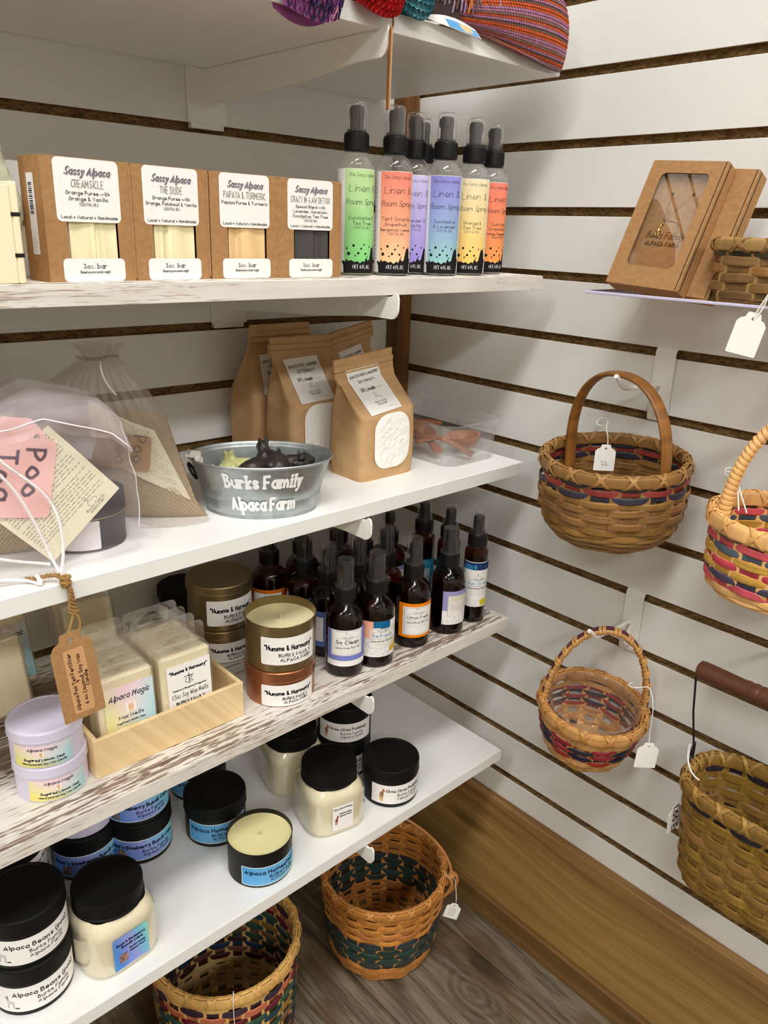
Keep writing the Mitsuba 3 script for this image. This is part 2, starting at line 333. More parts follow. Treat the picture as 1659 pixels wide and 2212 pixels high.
scene['wax'] = two({'type': 'plastic', 'int_ior': 1.45, 'diffuse_reflectance': rgb(lin(232, 222, 176))})
scene['jar_wax'] = two({'type': 'roughplastic', 'alpha': .06, 'int_ior': 1.5, 'diffuse_reflectance': rgb(lin(226, 216, 186))})
scene['soft_wax'] = prin(lin(226, 216, 160), .5, .35)
def galv_fn(p, n, uv):
    d1, d2, r = voronoi((p.x - p.y)*95, p.z*95 + (p.x+p.y)*60); r = mi.Float(r)
    r2 = mi.Float(voronoi((p.x + p.y)*210, p.z*240)[2]); return mix((.36, .395, .405), (.49, .525, .535), r*.6 + r2*.4)
scene['galvanised'] = prin(proc(galv_fn), .38, metal=.85)
def kraft_fn(p, n, uv):
    a = fbm(p.x*300, p.y*300, p.z*300, octaves=2)
    return mix(lin(150, 110, 70), lin(170, 130, 88), a)
scene['kraft'] = prin(proc(kraft_fn), .7, .2)
def kraftbag_fn(p, n, uv):
    a = fbm(p.x*60, p.y*60, p.z*60, octaves=3)
    return mix(lin(176, 138, 96), lin(202, 166, 122), a)
scene['kraft_bag'] = prin(proc(kraftbag_fn), .65, .25, bump=(proc(lambda p, n, uv: fbm(p.x*45, p.y*45, p.z*45, octaves=3)), .0016))
def organza(base, op):
    return {'type': 'mask', 'opacity': op, 'b': two({'type': 'principled', 'base_color': rgb(base), 'roughness': .38, 'specular': .6, 'sheen': .6})}
scene['organza'] = organza(lin(220, 210, 216), .12)

# ---------------------------------------------------------------- the room
WHITE = lin(226, 226, 224)
def quad(name, lo, hi, m): emit(struct(name), MB().box(lo, hi), m, smooth=False)
X0, Y0 = -3.6, -3.6
quad('ceiling', (X0, Y0, CEIL), (.03, .03, CEIL+.05), 'painted_ceiling')
quad('wall_front', (X0, Y0-.05, FLOOR), (.03, Y0, CEIL), 'painted_wall')
quad('wall_far', (X0-.05, Y0, FLOOR), (X0, .03, CEIL), 'painted_wall')
k = struct('floor')
xs = [-.25 + .18*i for i in range(-18, 2)] + [.03]
emit(k + '__underlay', MB().box((X0, Y0, FLOOR-.03), (.03, .03, FLOOR-.006)), 'painted_wall', smooth=False)
for a, b in zip(xs[:-1], xs[1:]):
    a = max(a, X0)
    cuts = [Y0, -2.3 + .7*math.sin(a*40), -1.1 + .25*math.sin(a*23+1), .03]
    for c, d in zip(cuts[:-1], cuts[1:]):
        emit(k + '__plank', MB().box((a+.0006, c+.0006, FLOOR-.006), (b-.0006, d-.0006, FLOOR), bev=.0009), 'rustic_vinyl', smooth=False)
SP, GAP = .0762, .0102
def slatwall(name, ax, L):
    k = struct(name)
    def bx(a0, a1, z0, z1, d0, d1, bev=0.):     # a: along the wall from the corner, d: depth behind its face
        lo, hi = ((d0, -a1, z0), (d1, -a0, z1)) if ax == 0 else ((-a1, d0, z0), (-a0, d1, z1))
        return MB().box(lo, hi, bev=bev)
    emit(k + '__backing', bx(0, L, FLOOR, CEIL, .0095, .019), 'fibreboard', smooth=False)
    for i in range(-17, 13):
        zt = -SP*i; zb = max(zt - SP + GAP, -.985)
        if zt > CEIL: continue
        s = emit(k + '__slat', bx(0, L, zb, zt, 0., .0012, .0004), 'white_laminate', smooth=False)
        emit(s + '__core', bx(0, L, zb+.0003, zt-.0003, .0011, .0094), 'fibreboard', smooth=False)
slatwall('wall_right', 0, 3.6); slatwall('wall_left', 1, 3.6)
emit(struct('trim_1'), MB().box((-.027, -.027, -.346), (-.0005, -.0005, .62), bev=.0012), 'stained_post', smooth=False)
k = struct('baseboard_right')
emit(k + '__ledge', MB().box((-.0150, -3.5, -.9865), (-.0003, -.0005, -.9535), bev=.0012), 'stained_ledge', smooth=False)
emit(k + '__board', MB().box((-.0052, -3.5, -1.157), (-.0003, -.0005, -.9875), bev=.0008), 'stained_pine', smooth=False)
emit(k + '__kickboard', MB().box((-.0125, -3.5, FLOOR), (-.0003, -.0005, -1.1575), bev=.0012), 'stained_kick', smooth=False)
k = struct('baseboard_left')
emit(k + '__ledge', MB().box((-3.5, -.0135, -.9865), (-.014, -.0003, -.9535), bev=.0012), 'stained_ledge', smooth=False)
emit(k + '__board', MB().box((-3.5, -.0095, FLOOR), (-.014, -.0003, -.9875), bev=.0008), 'stained_pine', smooth=False)
lamp_label = dict(zip([q[:2] for q in LAMPS], ('ceiling light panel above the shelves, nearest the corner', 'ceiling light panel over the left end of the shelf wall', 'ceiling light panel behind the photographer, along the right wall', 'ceiling light panel far behind the photographer on the left')))
for x, y, hx, hy, rad in LAMPS:
    k = thing('ceiling_light', lamp_label[(x, y)], 'ceiling light', 'ceiling lights above the shop floor')
    m = MB()
    for lo, hi in (((x-hx-.02, y-hy-.02), (x+hx+.02, y-hy)), ((x-hx-.02, y+hy), (x+hx+.02, y+hy+.02)), ((x-hx-.02, y-hy), (x-hx, y+hy)), ((x+hx, y-hy), (x+hx+.02, y+hy))):
        m.box((*lo, CEIL-.022), (*hi, CEIL-.0005))
    emit(k + '__frame', m, 'white_steel', smooth=False)
    m = MB().add([(x-hx, y-hy, CEIL-.012), (x-hx, y+hy, CEIL-.012), (x+hx, y+hy, CEIL-.012), (x+hx, y-hy, CEIL-.012)], [(0, 1, 2, 3)])
    d = shape(m, 'white_steel', False); d['emitter'] = {'type': 'area', 'radiance': rgb(rad)}; scene[nk(k + '__panel')] = d

# ---------------------------------------------------------------- shelves and brackets
SZ = dict(S1=.0851, S2=-.1458, S3=-.3803, S4=-.6077, S5=-.8233); STH = .0165
SD = dict(S1=.300, S2=.3035, S3=.300, S4=.2997, S5=.3105)
slab = {'S1': 'white laminate shelf board at the top, knitted hats hanging over its edge', 'S2': 'whitewashed wood grain shelf carrying soap cartons and pastel room sprays',
        'S3': 'white laminate shelf carrying the galvanised tub and kraft detergent bags', 'S4': 'whitewashed distressed shelf carrying candle tins and amber spray bottles',
        'S5': 'lowest white laminate shelf carrying black candle tins and square jars'}
XE = -.0529
for s, z in SZ.items():
    k = thing('shelf', slab[s], 'shelf'); d = SD[s]; wd = s in ('S2', 'S4')
    emit(k + '__board', MB().box((-1.3, -d+.0012, z-STH), (XE-.001, -.004, z), bev=.0004), 'washed_top' if wd else 'white_laminate', smooth=False)
    m = MB().box((-1.3, -d, z-STH), (XE-.001, -d+.0011, z-.0002), bev=.0004).box((XE-.0009, -d, z-STH), (XE, -.004, z-.0002), bev=.0003)
    emit(k + '__edge_band', m, 'washed_edge' if wd else 'white_laminate', smooth=False)
def bracket(xc, zb, d, label):
    k = thing('shelf_bracket', label, 'bracket', None)
    emit(k + '__wall_plate', MB().box((xc-.026, -.0035, zb-.0585), (xc+.026, -.0008, zb-.001), bev=.0008).box((xc-.022, -.002, zb-.064), (xc+.022, .006, zb-.0578), bev=.0006), 'white_steel', smooth=False)
    P = [(0, 0), (0, -.040), (-.20, -.029), (-d+.035, -.0225)]
    a = np.linspace(-PI*.52, 0, 9); P += [(-d-.0005 + .0095*math.sin(t+PI/2)*-1 + .0, -.0115 + .011*math.sin(t)) for t in a]
    P += [(-d-.0100, -.002), (-d-.0085, .0025), (-d-.0045, .0032), (-d-.0012, 0.0), (-d+.006, -.001), (-d+.02, 0)]
    pl = sg.Polygon(P).buffer(0)
    M = Mt((xc-.0012, -.0036, zb-.0006), (0, 1, 0), (0, 0, 1), (1, 0, 0))
    emit(k + '__arm', MB().extrude(pl, .0026, M=M), 'white_steel', smooth=False)
    emit(k + '__rivet', MB().lathe([(0, -.0035), (.0035, -.0032), (.0035, .0032), (0, .0035)], 14), 'white_steel', M=Mt((xc+.0001, -d+.045, zb-.011), (0, 1, 0), (0, 0, 1), (1, 0, 0)))
for s, xc, nm in (('S1', -.3265, 'top shelf, its whole arm in view'), ('S2', -.3055, 'upper whitewashed shelf'), ('S3', -.3300, 'middle white shelf'), ('S4', -.3180, 'lower whitewashed shelf'), ('S5', -.3190, 'lowest white shelf')):
    bracket(xc, SZ[s]-STH, SD[s], 'white steel shelf bracket under the ' + nm)

# ---------------------------------------------------------------- label artwork (printed flat on paper)
PAPER = lin(238, 236, 234); BLK = lin(34, 32, 34); GREY = lin(120, 116, 112)
def toward(x, y, turn=0.): return math.atan2(CAM[1]-y, CAM[0]-x) + math.radians(turn)
def scenery(mb, fn, poly, col, x=0., y=0., s=1.): fill(mb, fn, sa.translate(sa.scale(poly, s, s, origin=(0, 0)), x, y), col)
CRIA = sg.Polygon([(1.6, 0), (2.2, 0), (2.3, 3.2), (2.7, 4.2), (5.4, 4.3), (5.9, 3.0), (5.8, 0), (6.4, 0), (6.7, 3.4), (6.9, 5.6), (6.2, 6.9), (3.6, 7.0), (2.7, 7.6), (2.3, 10.2), (2.5, 11.0), (2.3, 12.2), (1.8, 11.3), (1.5, 12.3), (1.2, 11.2), (.1, 10.7), (.0, 10.1), (1.1, 9.8), (1.0, 7.4), (1.2, 5.2), (1.7, 3.6)]).buffer(.12)
STAND = sg.Polygon([(2.2, 0), (2.9, 0), (3.0, 3.0), (3.3, 4.4), (3.9, 4.2), (4.0, 0), (4.8, 0), (4.9, 4.0), (5.6, 6.0), (5.4, 8.2), (5.0, 9.4), (6.6, 9.8), (6.9, 10.4), (5.8, 11.0), (6.0, 12.6), (5.2, 11.6), (4.9, 13.0), (4.4, 11.3), (4.0, 9.8), (2.6, 8.6), (1.9, 6.4), (2.1, 4.0)]).buffer(.12)
LOGO = [[(0, 0), (.2, 1.6), (.9, 2.2), (.8, 3.3), (.3, 3.5), (.9, 4.3), (1.3, 4.4), (1.5, 3.2), (1.5, 2.0), (3.6, 2.0), (4.6, 1.4), (4.7, .2)]]
def logo(mb, fn, x, y, s, col=BLK, w=.00022):
    for p in LOGO: line(mb, fn, _cr(A(p))*s + [x - 2.3*s, y], w, col)
    ink(mb, fn, 'Burks Family', x, y - 1.4*s, 1.1*s, w, col, align=.5, slant=.25); ink(mb, fn, 'ALPACA FARM', x, y - 2.7*s, .8*s, w*1.2, col, align=.5)
def hand(mb, fn, s, x, y, h, w, col=BLK, al=.5, **kw): ink(mb, fn, s, x, y, h, w*1.35, col, align=al, wob=.22, seed=len(s)*7 + 3, **kw)

# ---------------------------------------------------------------- kraft soap cartons on the upper shelf
z2, z3, z4, z5 = SZ['S2'], SZ['S3'], SZ['S4'], SZ['S5']
BW, BH, BD = .0708, .0866, .032
def soap_carton(loc, yaw, name, lines, soap, label, ridge, detail=True, sticker=False, group=None):
    M = Mt(loc) @ rot([0, 0, 1], yaw)
    k = thing('soap_carton', label, 'soap box', group)
    w, h, d, t = BW, BH, BD, .0006
    def carton():
        m = MB()
        for lo, hi in (((0, 0, 0), (t, d, h)), ((w-t, 0, 0), (w, d, h)), ((0, 0, 0), (w, d, t)), ((0, 0, h-t), (w, d, h)), ((0, d-t, 0), (w, d, h)),
                       ((0, 0, 0), (.0165, t, h)), ((.0575, 0, 0), (w, t, h)), ((.016, 0, 0), (.058, t, .017)), ((.016, 0, .053), (.058, t, h))): m.box(lo, hi, bev=.0002)
        return m.box((-.0002, d*.25, h-.001), (.0004, d*.8, h-.0002)).box((w-.002, -.0004, .002), (w+.0003, .0001, h-.002))
    emit(k + '__carton', shared('carton', 'kraft', carton, False), 'kraft', M)
    m = MB(); fx = lambda U, V: np.stack([.019+.038*U, .0022 + .0012*np.sin(U*9+ridge)*.6 + .0014*(np.abs(U-ridge) < .03), .012+.046*V], -1)
    m.surf(fx, 40, 6, lambda U, V, P: A(lin(*soap))*(1 + .10*np.sin(U*31 + ridge*9) * (np.abs(U-ridge) < .2) + .05*np.sin(U*13+V*4))[..., None], th=.0)
    m.box((.018, .004, .010), (.058, .029, .060), lin(*soap), bev=.001)
    emit(k + '__soap_bar', m, 'vc_satin', M)
    fm = flatmap((w/2, 0, 0), (1, 0, 0), (0, 0, 1))
    m = MB(); patch(m, fm, .0515, .0435, PAPER, .004, cx=-.0005, cy=.0645)
    m.add([(w/2-.0262, -.0004, h-.001), (w/2+.0252, -.0004, h-.001), (w/2+.0252, .012, h+.0004), (w/2-.0262, .012, h+.0004)], [(0, 1, 2, 3)], PAPER)
    l = emit(k + '__top_label', m, 'vc_paper', M)
    if detail:
        m = MB(); f2 = flatmap((w/2-.0005, 0, 0), (1, 0, 0), (0, 0, 1), .0006)
        for dx, dy, c in ((.0006, -.0005, lin(170, 165, 172)), (0, 0, lin(84, 74, 82))): ink(m, f2, 'Sassy Alpaca', dx, .0752+dy, .0052, .00075, c, align=.5, slant=.38, sx=.72)
        ink(m, f2, name.upper(), 0, .0665, .0052, .0005, lin(130, 124, 116), align=.5, sx=.55, fit=.044)
        y = .0617
        for s in lines: ink(m, f2, s, 0, y, .0025, .0004, lin(70, 64, 66), align=.5, serif=False, fit=.047); y -= .0041
        if 'Papaya' not in name: ink(m, f2, 'ESSENTIAL OILS', 0, y+.0005, .0021, .0003, GREY, align=.5, sx=.6)
        ink(m, f2, 'Local * Natural * Handmade', 0, .0450, .0022, .00038, lin(70, 64, 66), align=.5, fit=.045)
        emit(l + '__lettering', m, 'vc_paper', M)
    m = MB(); patch(m, fm, .0505, .0168, PAPER, .0035, cx=.0005, cy=.0086)
    l = emit(k + '__bottom_label', m, 'vc_paper', M)
    if detail:
        m = MB(); f2 = flatmap((w/2+.0005, 0, 0), (1, 0, 0), (0, 0, 1), .0006)
        ink(m, f2, '3oz. bar', 0, .0098, .0032, .00042, lin(60, 56, 58), align=.5, serif=True); ink(m, f2, 'Based on pre-cured weight', 0, .0062, .0020, .00032, lin(90, 86, 88), align=.5, sx=.6)
        emit(l + '__lettering', m, 'vc_paper', M)
    if sticker:
        fs = flatmap((0, d/2, 0), (0, -1, 0), (0, 0, 1)); m = MB(); patch(m, fs, .0105, .056, lin(232, 230, 234), 0, cy=.047, nu=2)
        l = emit(k + '__price_sticker', m, 'vc_paper', M); m = MB(); f2 = flatmap((0, d/2, 0), (0, -1, 0), (0, 0, 1), .0006)
        g = np.random.default_rng(3); y = .047
        while y < .068:
            b = g.uniform(.0003, .001); fill(m, f2, sg.box(-.003, y, .0022, y+b), lin(40, 40, 60)); y += b + g.uniform(.0004, .001)
        for i in range(3): scrib(m, f2, -.004, .003, .024+.003*i, .001, .0002, GREY, i)
        emit(l + '__barcode', m, 'vc_paper', M)
soap_carton((-.6350, -.2925, z2), 6.2, 'Creamsicle', ['Orange Puree with', 'Orange & Vanilla'], (236, 226, 184), 'kraft soap carton lettered CREAMSICLE, price sticker on its side', .55, sticker=True)
soap_carton((-.5637, -.2845, z2), 5.4, 'The Dude', ['Orange Puree with', 'Orange, Patchouli & Vanilla'], (236, 224, 182), 'kraft soap carton lettered THE DUDE, cream soap in its window', .28)
soap_carton((-.4917, -.2780, z2), 1.2, 'Papaya & Turmeric', ['Papaya Puree & Turmeric'], (226, 192, 140), 'kraft soap carton lettered PAPAYA & TURMERIC, tan soap in its window', .20)
soap_carton((-.4206, -.2768, z2), -1.5, 'Crazy In-Law Detox', ['Special Blend with', 'Lavender, Geranium,', 'Eucalyptus, Tea Tree'], (66, 64, 62), 'kraft soap carton lettered CRAZY IN-LAW DETOX, dark grey soap in its window', .6)
for i, (x, y) in enumerate(((-.668, -.215), (-.706, -.185))):
    soap_carton((x, y, z2), 4., 'Soap', [], (230, 220, 190), ('plain kraft soap carton directly behind the CREAMSICLE carton', 'kraft soap carton behind the cream wooden box, at the left edge')[i], .4, detail=False)
# cream wooden box at the left end with a sprig-green soap bundle in it
k = thing('wooden_box', 'cream wooden box at the left end of the soap shelf', 'box')
M = Mt((-.655, -.3015, z2)) @ rot([0, 0, 1], 3.); cw = lin(238, 222, 190)
for nm, lo, hi in (('side_panel', (-.005, 0, 0), (0, .09, .0675)), ('front_panel', (-.17, -.0002, 0), (-.0052, .005, .0655)), ('back_panel', (-.17, .0852, 0), (-.0052, .09, .0675)), ('base_panel', (-.17, .0052, 0), (-.0052, .085, .004))):
    emit(k + '__' + nm, MB().box(lo, hi, cw, bev=.0009), 'vc_matte', M, smooth=False)
for z in (.018, .045): emit(k + '__corner_slot', MB().box((-.0062, -.0004, z), (.0003, .0011, z+.0026), (.012, .010, .010)), 'vc_matte', M, smooth=False)
k = thing('wrapped_soap', 'pale green marbled soap wrapped in film in the cream wooden box', 'soap')
m = MB(); g = np.random.default_rng(4)
def lump(U, V):
    a, b = U*2*PI, (V-.5)*PI; r = 1 + .16*np.sin(a*5+V*9) + .1*np.cos(a*3-V*13)
    return np.stack([-.672-.006 + .034*r*np.cos(b)*np.cos(a), -.252 + .030*r*np.cos(b)*np.sin(a), z2+.0665 + .060*r*np.sin(b)], -1)
m.surf(lump, 48, 28, lambda U, V, P: lin(206, 212, 186)*(1 - .35*(np.sin(P[..., 0]*260 + P[..., 2]*190) > .5) - .25*(np.sin(P[..., 2]*330 + 2) > .8))[..., None])
emit(k, m, 'vc_gloss')

# ---------------------------------------------------------------- linen sprays
def spray_top(kk, z0, s=1., cap='clear_plastic'):
    """collar, pump head and clear over-cap in shared meshes"""
    def collar():
        m = MB(); m.lathe([(.0118, z0), (.0122, z0+.001), (.0122, z0+.0155), (.0112, z0+.0170), (.0098, z0+.0175), (0, z0+.0175)], 36)
        for a in np.arange(40)*2*PI/40:
            M = rot([0, 0, 1], math.degrees(a)); m.box((.0119, -.00035, z0+.0012), (.01258, .00035, z0+.0150), M=M)
        return m
    def pump():
        m = MB(); m.lathe([(.0098, z0+.0175), (.0098, z0+.0195), (.0068, z0+.0196), (.0066, z0+.030), (.0072, z0+.0302), (.0072, z0+.0385), (.0060, z0+.0408), (0, z0+.0410)], 24)
        m.box((-.0075, -.0045, z0+.031), (-.003, .0045, z0+.0395), bev=.001); return m
    def over():
        return MB().lathe([(.0098, z0+.0176), (.0096, z0+.040), (.0088, z0+.0438), (.0066, z0+.0452), (0, z0+.0455)], 36)
    return shared(kk+'c', 'black_plastic', collar, 40), shared(kk+'p', 'black_plastic', pump, 40), shared(kk+'o', cap, over)
SPL = sg.Polygon([(-19, 3), (-19.5, 10.5), (-21.5, 14), (-20, 14.4), (-17.5, 13), (-16, 16), (-14.5, 14), (-11, 15), (-8, 13.2), (-5, 14.2), (-2, 12), (1, 14.5), (3, 13), (5, 17.5), (7, 14.5), (10, 16), (11.5, 22), (13.2, 28), (15, 27), (16, 29.5), (17.5, 24), (18.5, 17), (20.5, 18), (19.5, 10), (18.5, 3)]).buffer(.4)
def room_spray(x, y, turn, top, bot, lines, label, tone):
    k = thing('room_spray_bottle', label, 'spray bottle', 'pastel room sprays on the upper shelf'); M = mov(x, y, z2)
    R = .0186
    emit(k + '__bottle', shared('spb', 'clear_haze', lambda: MB().lathe([(0, .0004), (R-.002, .0006), (R, .0022), (R, .1035), (R*.95, .1085), (R*.80, .1135), (R*.62, .1165), (.0105, .1180), (.0105, .1200)], 48)), '', M)
    emit(k + '__liquid', shared('spl'+tone, 'vc_gloss', lambda: MB().lathe([(0, .0014), (R-.0012, .0016), (R-.0012, .0985 if tone == 'y' else .090), (0, .0985 if tone == 'y' else .090)], 40, lin(*((206, 214, 160) if tone == 'y' else (186, 190, 186))))), '', M)
    c, p, o = spray_top('sp', .1185, cap='clear_haze'); emit(k + '__collar', c, '', M); emit(k + '__pump', p, '', M @ rot([0, 0, 1], 40*x*100)); emit(k + '__clear_cap', o, '', M)
    a = toward(x, y, turn); fm = cylmap(R, 0, a); gr = grad([(0, bot), (.45, tuple((A(bot)+A(top))/2)), (1, top)]); m = MB()
    patch(m, fm, .104, .0985, lin(236, 236, 236), 0, nu=49, cy=.0525, nv=3)
    f1 = cylmap(R, 0, a, .0004); patch(m, f1, .0385, .0945, lambda s, t: gr(t), 0, nu=21, nv=16, cx=.0005, cy=.0540)
    l = emit(k + '__wrap_label', m, 'vc_paper', M)
    m = MB(); f2 = cylmap(R, 0, a, .00055); d = tuple(A(lin(*top))*.12 + .02)
    fill(m, f2, sa.scale(SPL, .00098, .00098, origin=(0, 0)), lin(38, 36, 38))
    g = np.random.default_rng(5)
    for (u, v, r) in ((-14, 22, 1.7), (-16, 27, .9), (-9, 30, 1.3), (-4, 22.5, 1.2), (-1, 27, 1.0), (4, 22, 1.1), (2, 31, .8), (9, 29, .8), (6, 19, .7), (-7, 20, .8)): fill(m, f2, sg.Point(u*.00098, v*.00098).buffer(r*.001, quad_segs=4), lin(40, 38, 40))
    ink(m, f2, 'The Sassy Alpaca', 0, .0945, .0042, .0003, d, align=.5, slant=.3, sx=.75, fit=.03)
    ink(m, f2, 'Linen &', .001, .0805, .0066, .00048, d, align=.5, slant=.16, sx=1.0, gap=1.3); ink(m, f2, 'Room Spray', .0005, .0685, .0066, .00048, d, align=.5, slant=.16, sx=.95, gap=1.2, fit=.035)
    yy = .0545
    for i, s in enumerate(lines): ink(m, f2, s, 0, yy, .0036 if len(lines) > 2 and i == 0 else .0030, .00045, d, align=.5, fit=.034); yy -= .0050
    ink(m, f2, 'ESSENTIAL OILS', 0, yy+.001, .0026, .0003, tuple(A(d)*2), align=.5, sx=.55)
    ink(m, f2, 'NET 4 FL OZ.', 0, .0072, .0034, .0005, lin(230, 230, 230), align=.5, sx=.6)
    for i in range(16): scrib(m, f2, -.040 + .003*(i % 2), -.023, .090 - .0045*i - (.006 if i > 7 else 0), .0016, .0003, lin(70, 70, 74), i)
    emit(l + '__lettering', m, 'vc_paper', M)
RS = [(-.3035, -.2455, 24, (196, 226, 166), (124, 208, 124), ['Eucalyptus &', 'Tea Tree'], 'pale green room spray bottle, first in the row, beside the detox soap carton', 'y'),
      (-.2625, -.2585, 13, (240, 140, 124), (248, 206, 156), ['Tart Smarts', 'Grapefruit,', 'Bergamot, Lemon'], 'coral room spray bottle lettered Tart Smarts, second in the row', 'n'),
      (-.2180, -.2420, 8, (206, 198, 236), (158, 142, 218), ['Lavender &', 'Vanilla'], 'lilac room spray bottle lettered Lavender & Vanilla, between the coral and the blue ones', 'n'),
      (-.1985, -.2690, 10, (150, 146, 226), (152, 208, 200), ['Eucalyptus', '& Lavender'], 'periwinkle to teal room spray bottle lettered Eucalyptus & Lavender', 'n'),
      (-.1515, -.2680, 9, (238, 226, 190), (248, 204, 104), ['Orange &', 'Tea Tree'], 'pale yellow room spray bottle lettered Orange & Tea Tree', 'n'),
      (-.1000, -.2520, 40, (244, 136, 118), (246, 166, 90), ['Sunrise', 'Grapefruit,', 'Orange, Peppermint'], 'coral orange room spray bottle, last in the row at the shelf end', 'n'),
      (-.1790, -.2150, 0, (232, 222, 206), (222, 206, 180), [], 'room spray bottle almost hidden behind the lilac one, only its capped pump showing', 'n')]
for r in RS: room_spray(*r)

# ---------------------------------------------------------------- candle tins
def tin_meshes(nm, r, h, skirt, mat, lid=True, wax=None, wick=True):
    """body, lid and (open tins) wax of a round seamless tin"""
    out = {}
    if lid:
        def body(): return MB().lathe([(0, .0006), (r-.004, .0006), (r-.0022, 0), (r-.0012, .0006), (r-.0009, .002), (r-.0009, h-skirt-.0018), (r-.0002, h-skirt-.0012), (r-.0002, h-skirt), (r-.001, h-skirt+.0003)], 64)
        def lid_(): return MB().lathe([(r-.0012, h-skirt+.0002), (r+.0003, h-skirt+.0002), (r+.0006, h-skirt+.0008), (r+.0002, h-skirt+.0018), (r+.0002, h-.0022), (r-.0002, h-.0009), (r-.0012, h-.0001), (r-.0032, h), (r-.0038, h-.0007), (0, h-.0007)], 64)
        out['lid'] = (shared(nm+'l', 'matte_lid' if mat == 'black_tin' else mat, lid_, 40), '')
    else:
        def body(): return MB().lathe([(0, .0006), (r-.004, .0006), (r-.0022, 0), (r-.0012, .0006), (r-.0009, .002), (r-.0009, h-.012), (r-.0005, h-.0116), (r-.0005, h-.0009), (r-.0001, h-.0005), (r-.0004, h), (r-.0009, h-.0002), (r-.0011, h-.001), (r-.0013, h-.012), (r-.0013, h-.016)], 64)
        def wx():
            m = MB(); R = np.linspace(0, r-.0012, 14); return m.lathe([(q, wax + .0007*math.exp(-(q/.006)**2) + .0009*(q/r)**8) for q in R[::-1]], 48)
        out['wax'] = (shared(nm+'w', 'wax' if mat != 'black_tin' else 'soft_wax', wx, True), '')
        if wick: out['wick'] = (shared(nm+'k', 'vc_paper', lambda: MB().tube([(0, 0, wax), (.0005, .0003, wax+.003), (.0002, -.0004, wax+.0065)], .0011, lin(206, 190, 160), 7)), '')
    out['body'] = (shared(nm+'b', mat, body, 40), '')
    return out
def tin(x, y, z, nm, r, h, skirt, mat, label, cat='candle', group=None, lid=True, wax=None, art=None, turn=0., tag=None):
    k = thing(tag or 'candle_tin', label, cat, group); M = mov(x, y, z)
    for p, (d, _) in tin_meshes(nm, r, h, skirt, mat, lid, wax).items(): emit(f'{k}__{p}', d, '', M)
    if art: art(k, r-.0009, h - (skirt if lid else 0), toward(x, y, turn), M)
    return k
def art_humms(w, hh, zc):
    def f(k, r, hb, a, M):
        fn = cylmap(r, zc, a); m = MB(); patch(m, fn, w, hh, PAPER, .002, nu=33); l = emit(k + '__label', m, 'vc_paper', M)
        m = MB(); f2 = cylmap(r, zc, a, .00045)
        hand(m, f2, '"Humms & Harmony"', 0, hh*.04, hh*.20, .0009, fit=w*.86); hand(m, f2, 'BURKS FAMILY', w*.10, -hh*.20, hh*.11, .0005); hand(m, f2, 'ALPACA FARM', w*.12, -hh*.37, hh*.11, .0005)
        emit(l + '__lettering', m, 'vc_paper', M)
        m = MB(); patch(m, cylmap(r, zc, a - PI*.82), w*.6, hh, PAPER, .002, nu=17); emit(k + '__back_label', m, 'vc_paper', M)
    return f
BL1, BL2, BL3 = (84, 156, 222), (150, 158, 226), (140, 216, 204)
def blueberry(s, t):
    g = grad([(0, BL1), (.22, (90, 140, 222)), (.55, BL2), (.8, (120, 190, 220)), (1, BL3)]); return g(np.clip(s*.8 + .12 + (t-.5)*.22, 0, 1))
def art_blue(w, hh, zc, lines, ramp, photo=True):
    def f(k, r, hb, a, M):
        fn = cylmap(r, zc, a); m = MB(); patch(m, fn, w, hh, lin(226, 232, 236), .0015, nu=33); f1 = cylmap(r, zc, a, .0004); patch(m, f1, w-.002, hh-.002, ramp, .001, nu=33, nv=8)
        l = emit(k + '__label', m, 'vc_paper', M); m = MB(); f2 = cylmap(r, zc, a, .0006); dk = lin(28, 40, 62)
        hand(m, f2, lines[0], -w*.02, hh*.12, hh*.19, .0008, dk, fit=w*.86)
        hand(m, f2, lines[1], w*.14, -hh*.13, hh*.13, .0005, dk); hand(m, f2, lines[2], w*.15, -hh*.31, hh*.13, .0005, dk)
        if photo:
            g = np.random.default_rng(2)
            for i in range(7):
                for j in range(6):
                    q = .55 + .45*g.random(); u, v = -w*.36 + i*.0016, -hh*.40 + j*.0021; fill(m, f2, sg.box(u, v, u+.0016, v+.0021), lin(150*q, 138*q, 134*q))
        scrib(m, f2, w*.02, w*.24, -hh*.42, .0009, .0002, dk, 4)
        emit(l + '__lettering', m, 'vc_paper', M)
    return f
def homestead(s, t): return grad([(0, (80, 158, 218)), (.6, (118, 180, 228)), (1, (150, 210, 216))])(np.clip(s*.7 + (1-t)*.35, 0, 1))
def art_white(w, hh, zc, lines, beast, bx, bs, bcol):
    def f(k, r, hb, a, M):
        fn = cylmap(r, zc, a); m = MB(); patch(m, fn, w, hh, PAPER, .001, nu=41); l = emit(k + '__label', m, 'vc_paper', M)
        m = MB(); f2 = cylmap(r, zc, a, .00045)
        hand(m, f2, lines[0], w*.06, hh*.14, hh*.16, .00065, lin(60, 54, 56), fit=w*.62)
        hand(m, f2, lines[1], w*.12, -hh*.09, hh*.12, .00045, lin(66, 60, 62)); hand(m, f2, lines[2], w*.12, -hh*.27, hh*.12, .00045, lin(66, 60, 62)); scrib(m, f2, w*.02, w*.22, -hh*.40, .0009, .0002, GREY, 2)
        for i, c in enumerate(bcol):
            q = sa.translate(sa.scale(beast, bs, bs, origin=(0, 0)), bx, -hh*.36); b = q.bounds; y0 = b[1] + (b[3]-b[1])*i/len(bcol); fill(m, f2, q.intersection(sg.box(-1, y0, 1, b[1] + (b[3]-b[1])*(i+1)/len(bcol))), lin(*c))
        if beast is CRIA: fill(m, f2, sa.scale(sg.Point(bx+.011, -hh*.34).buffer(.0016), 1.4, .45), lin(70, 66, 66))
        emit(l + '__lettering', m, 'vc_paper', M)
    return f
H0 = .0565
GA = art_humms(.066, .031, .0245); CA = art_humms(.066, .0265, .0145)
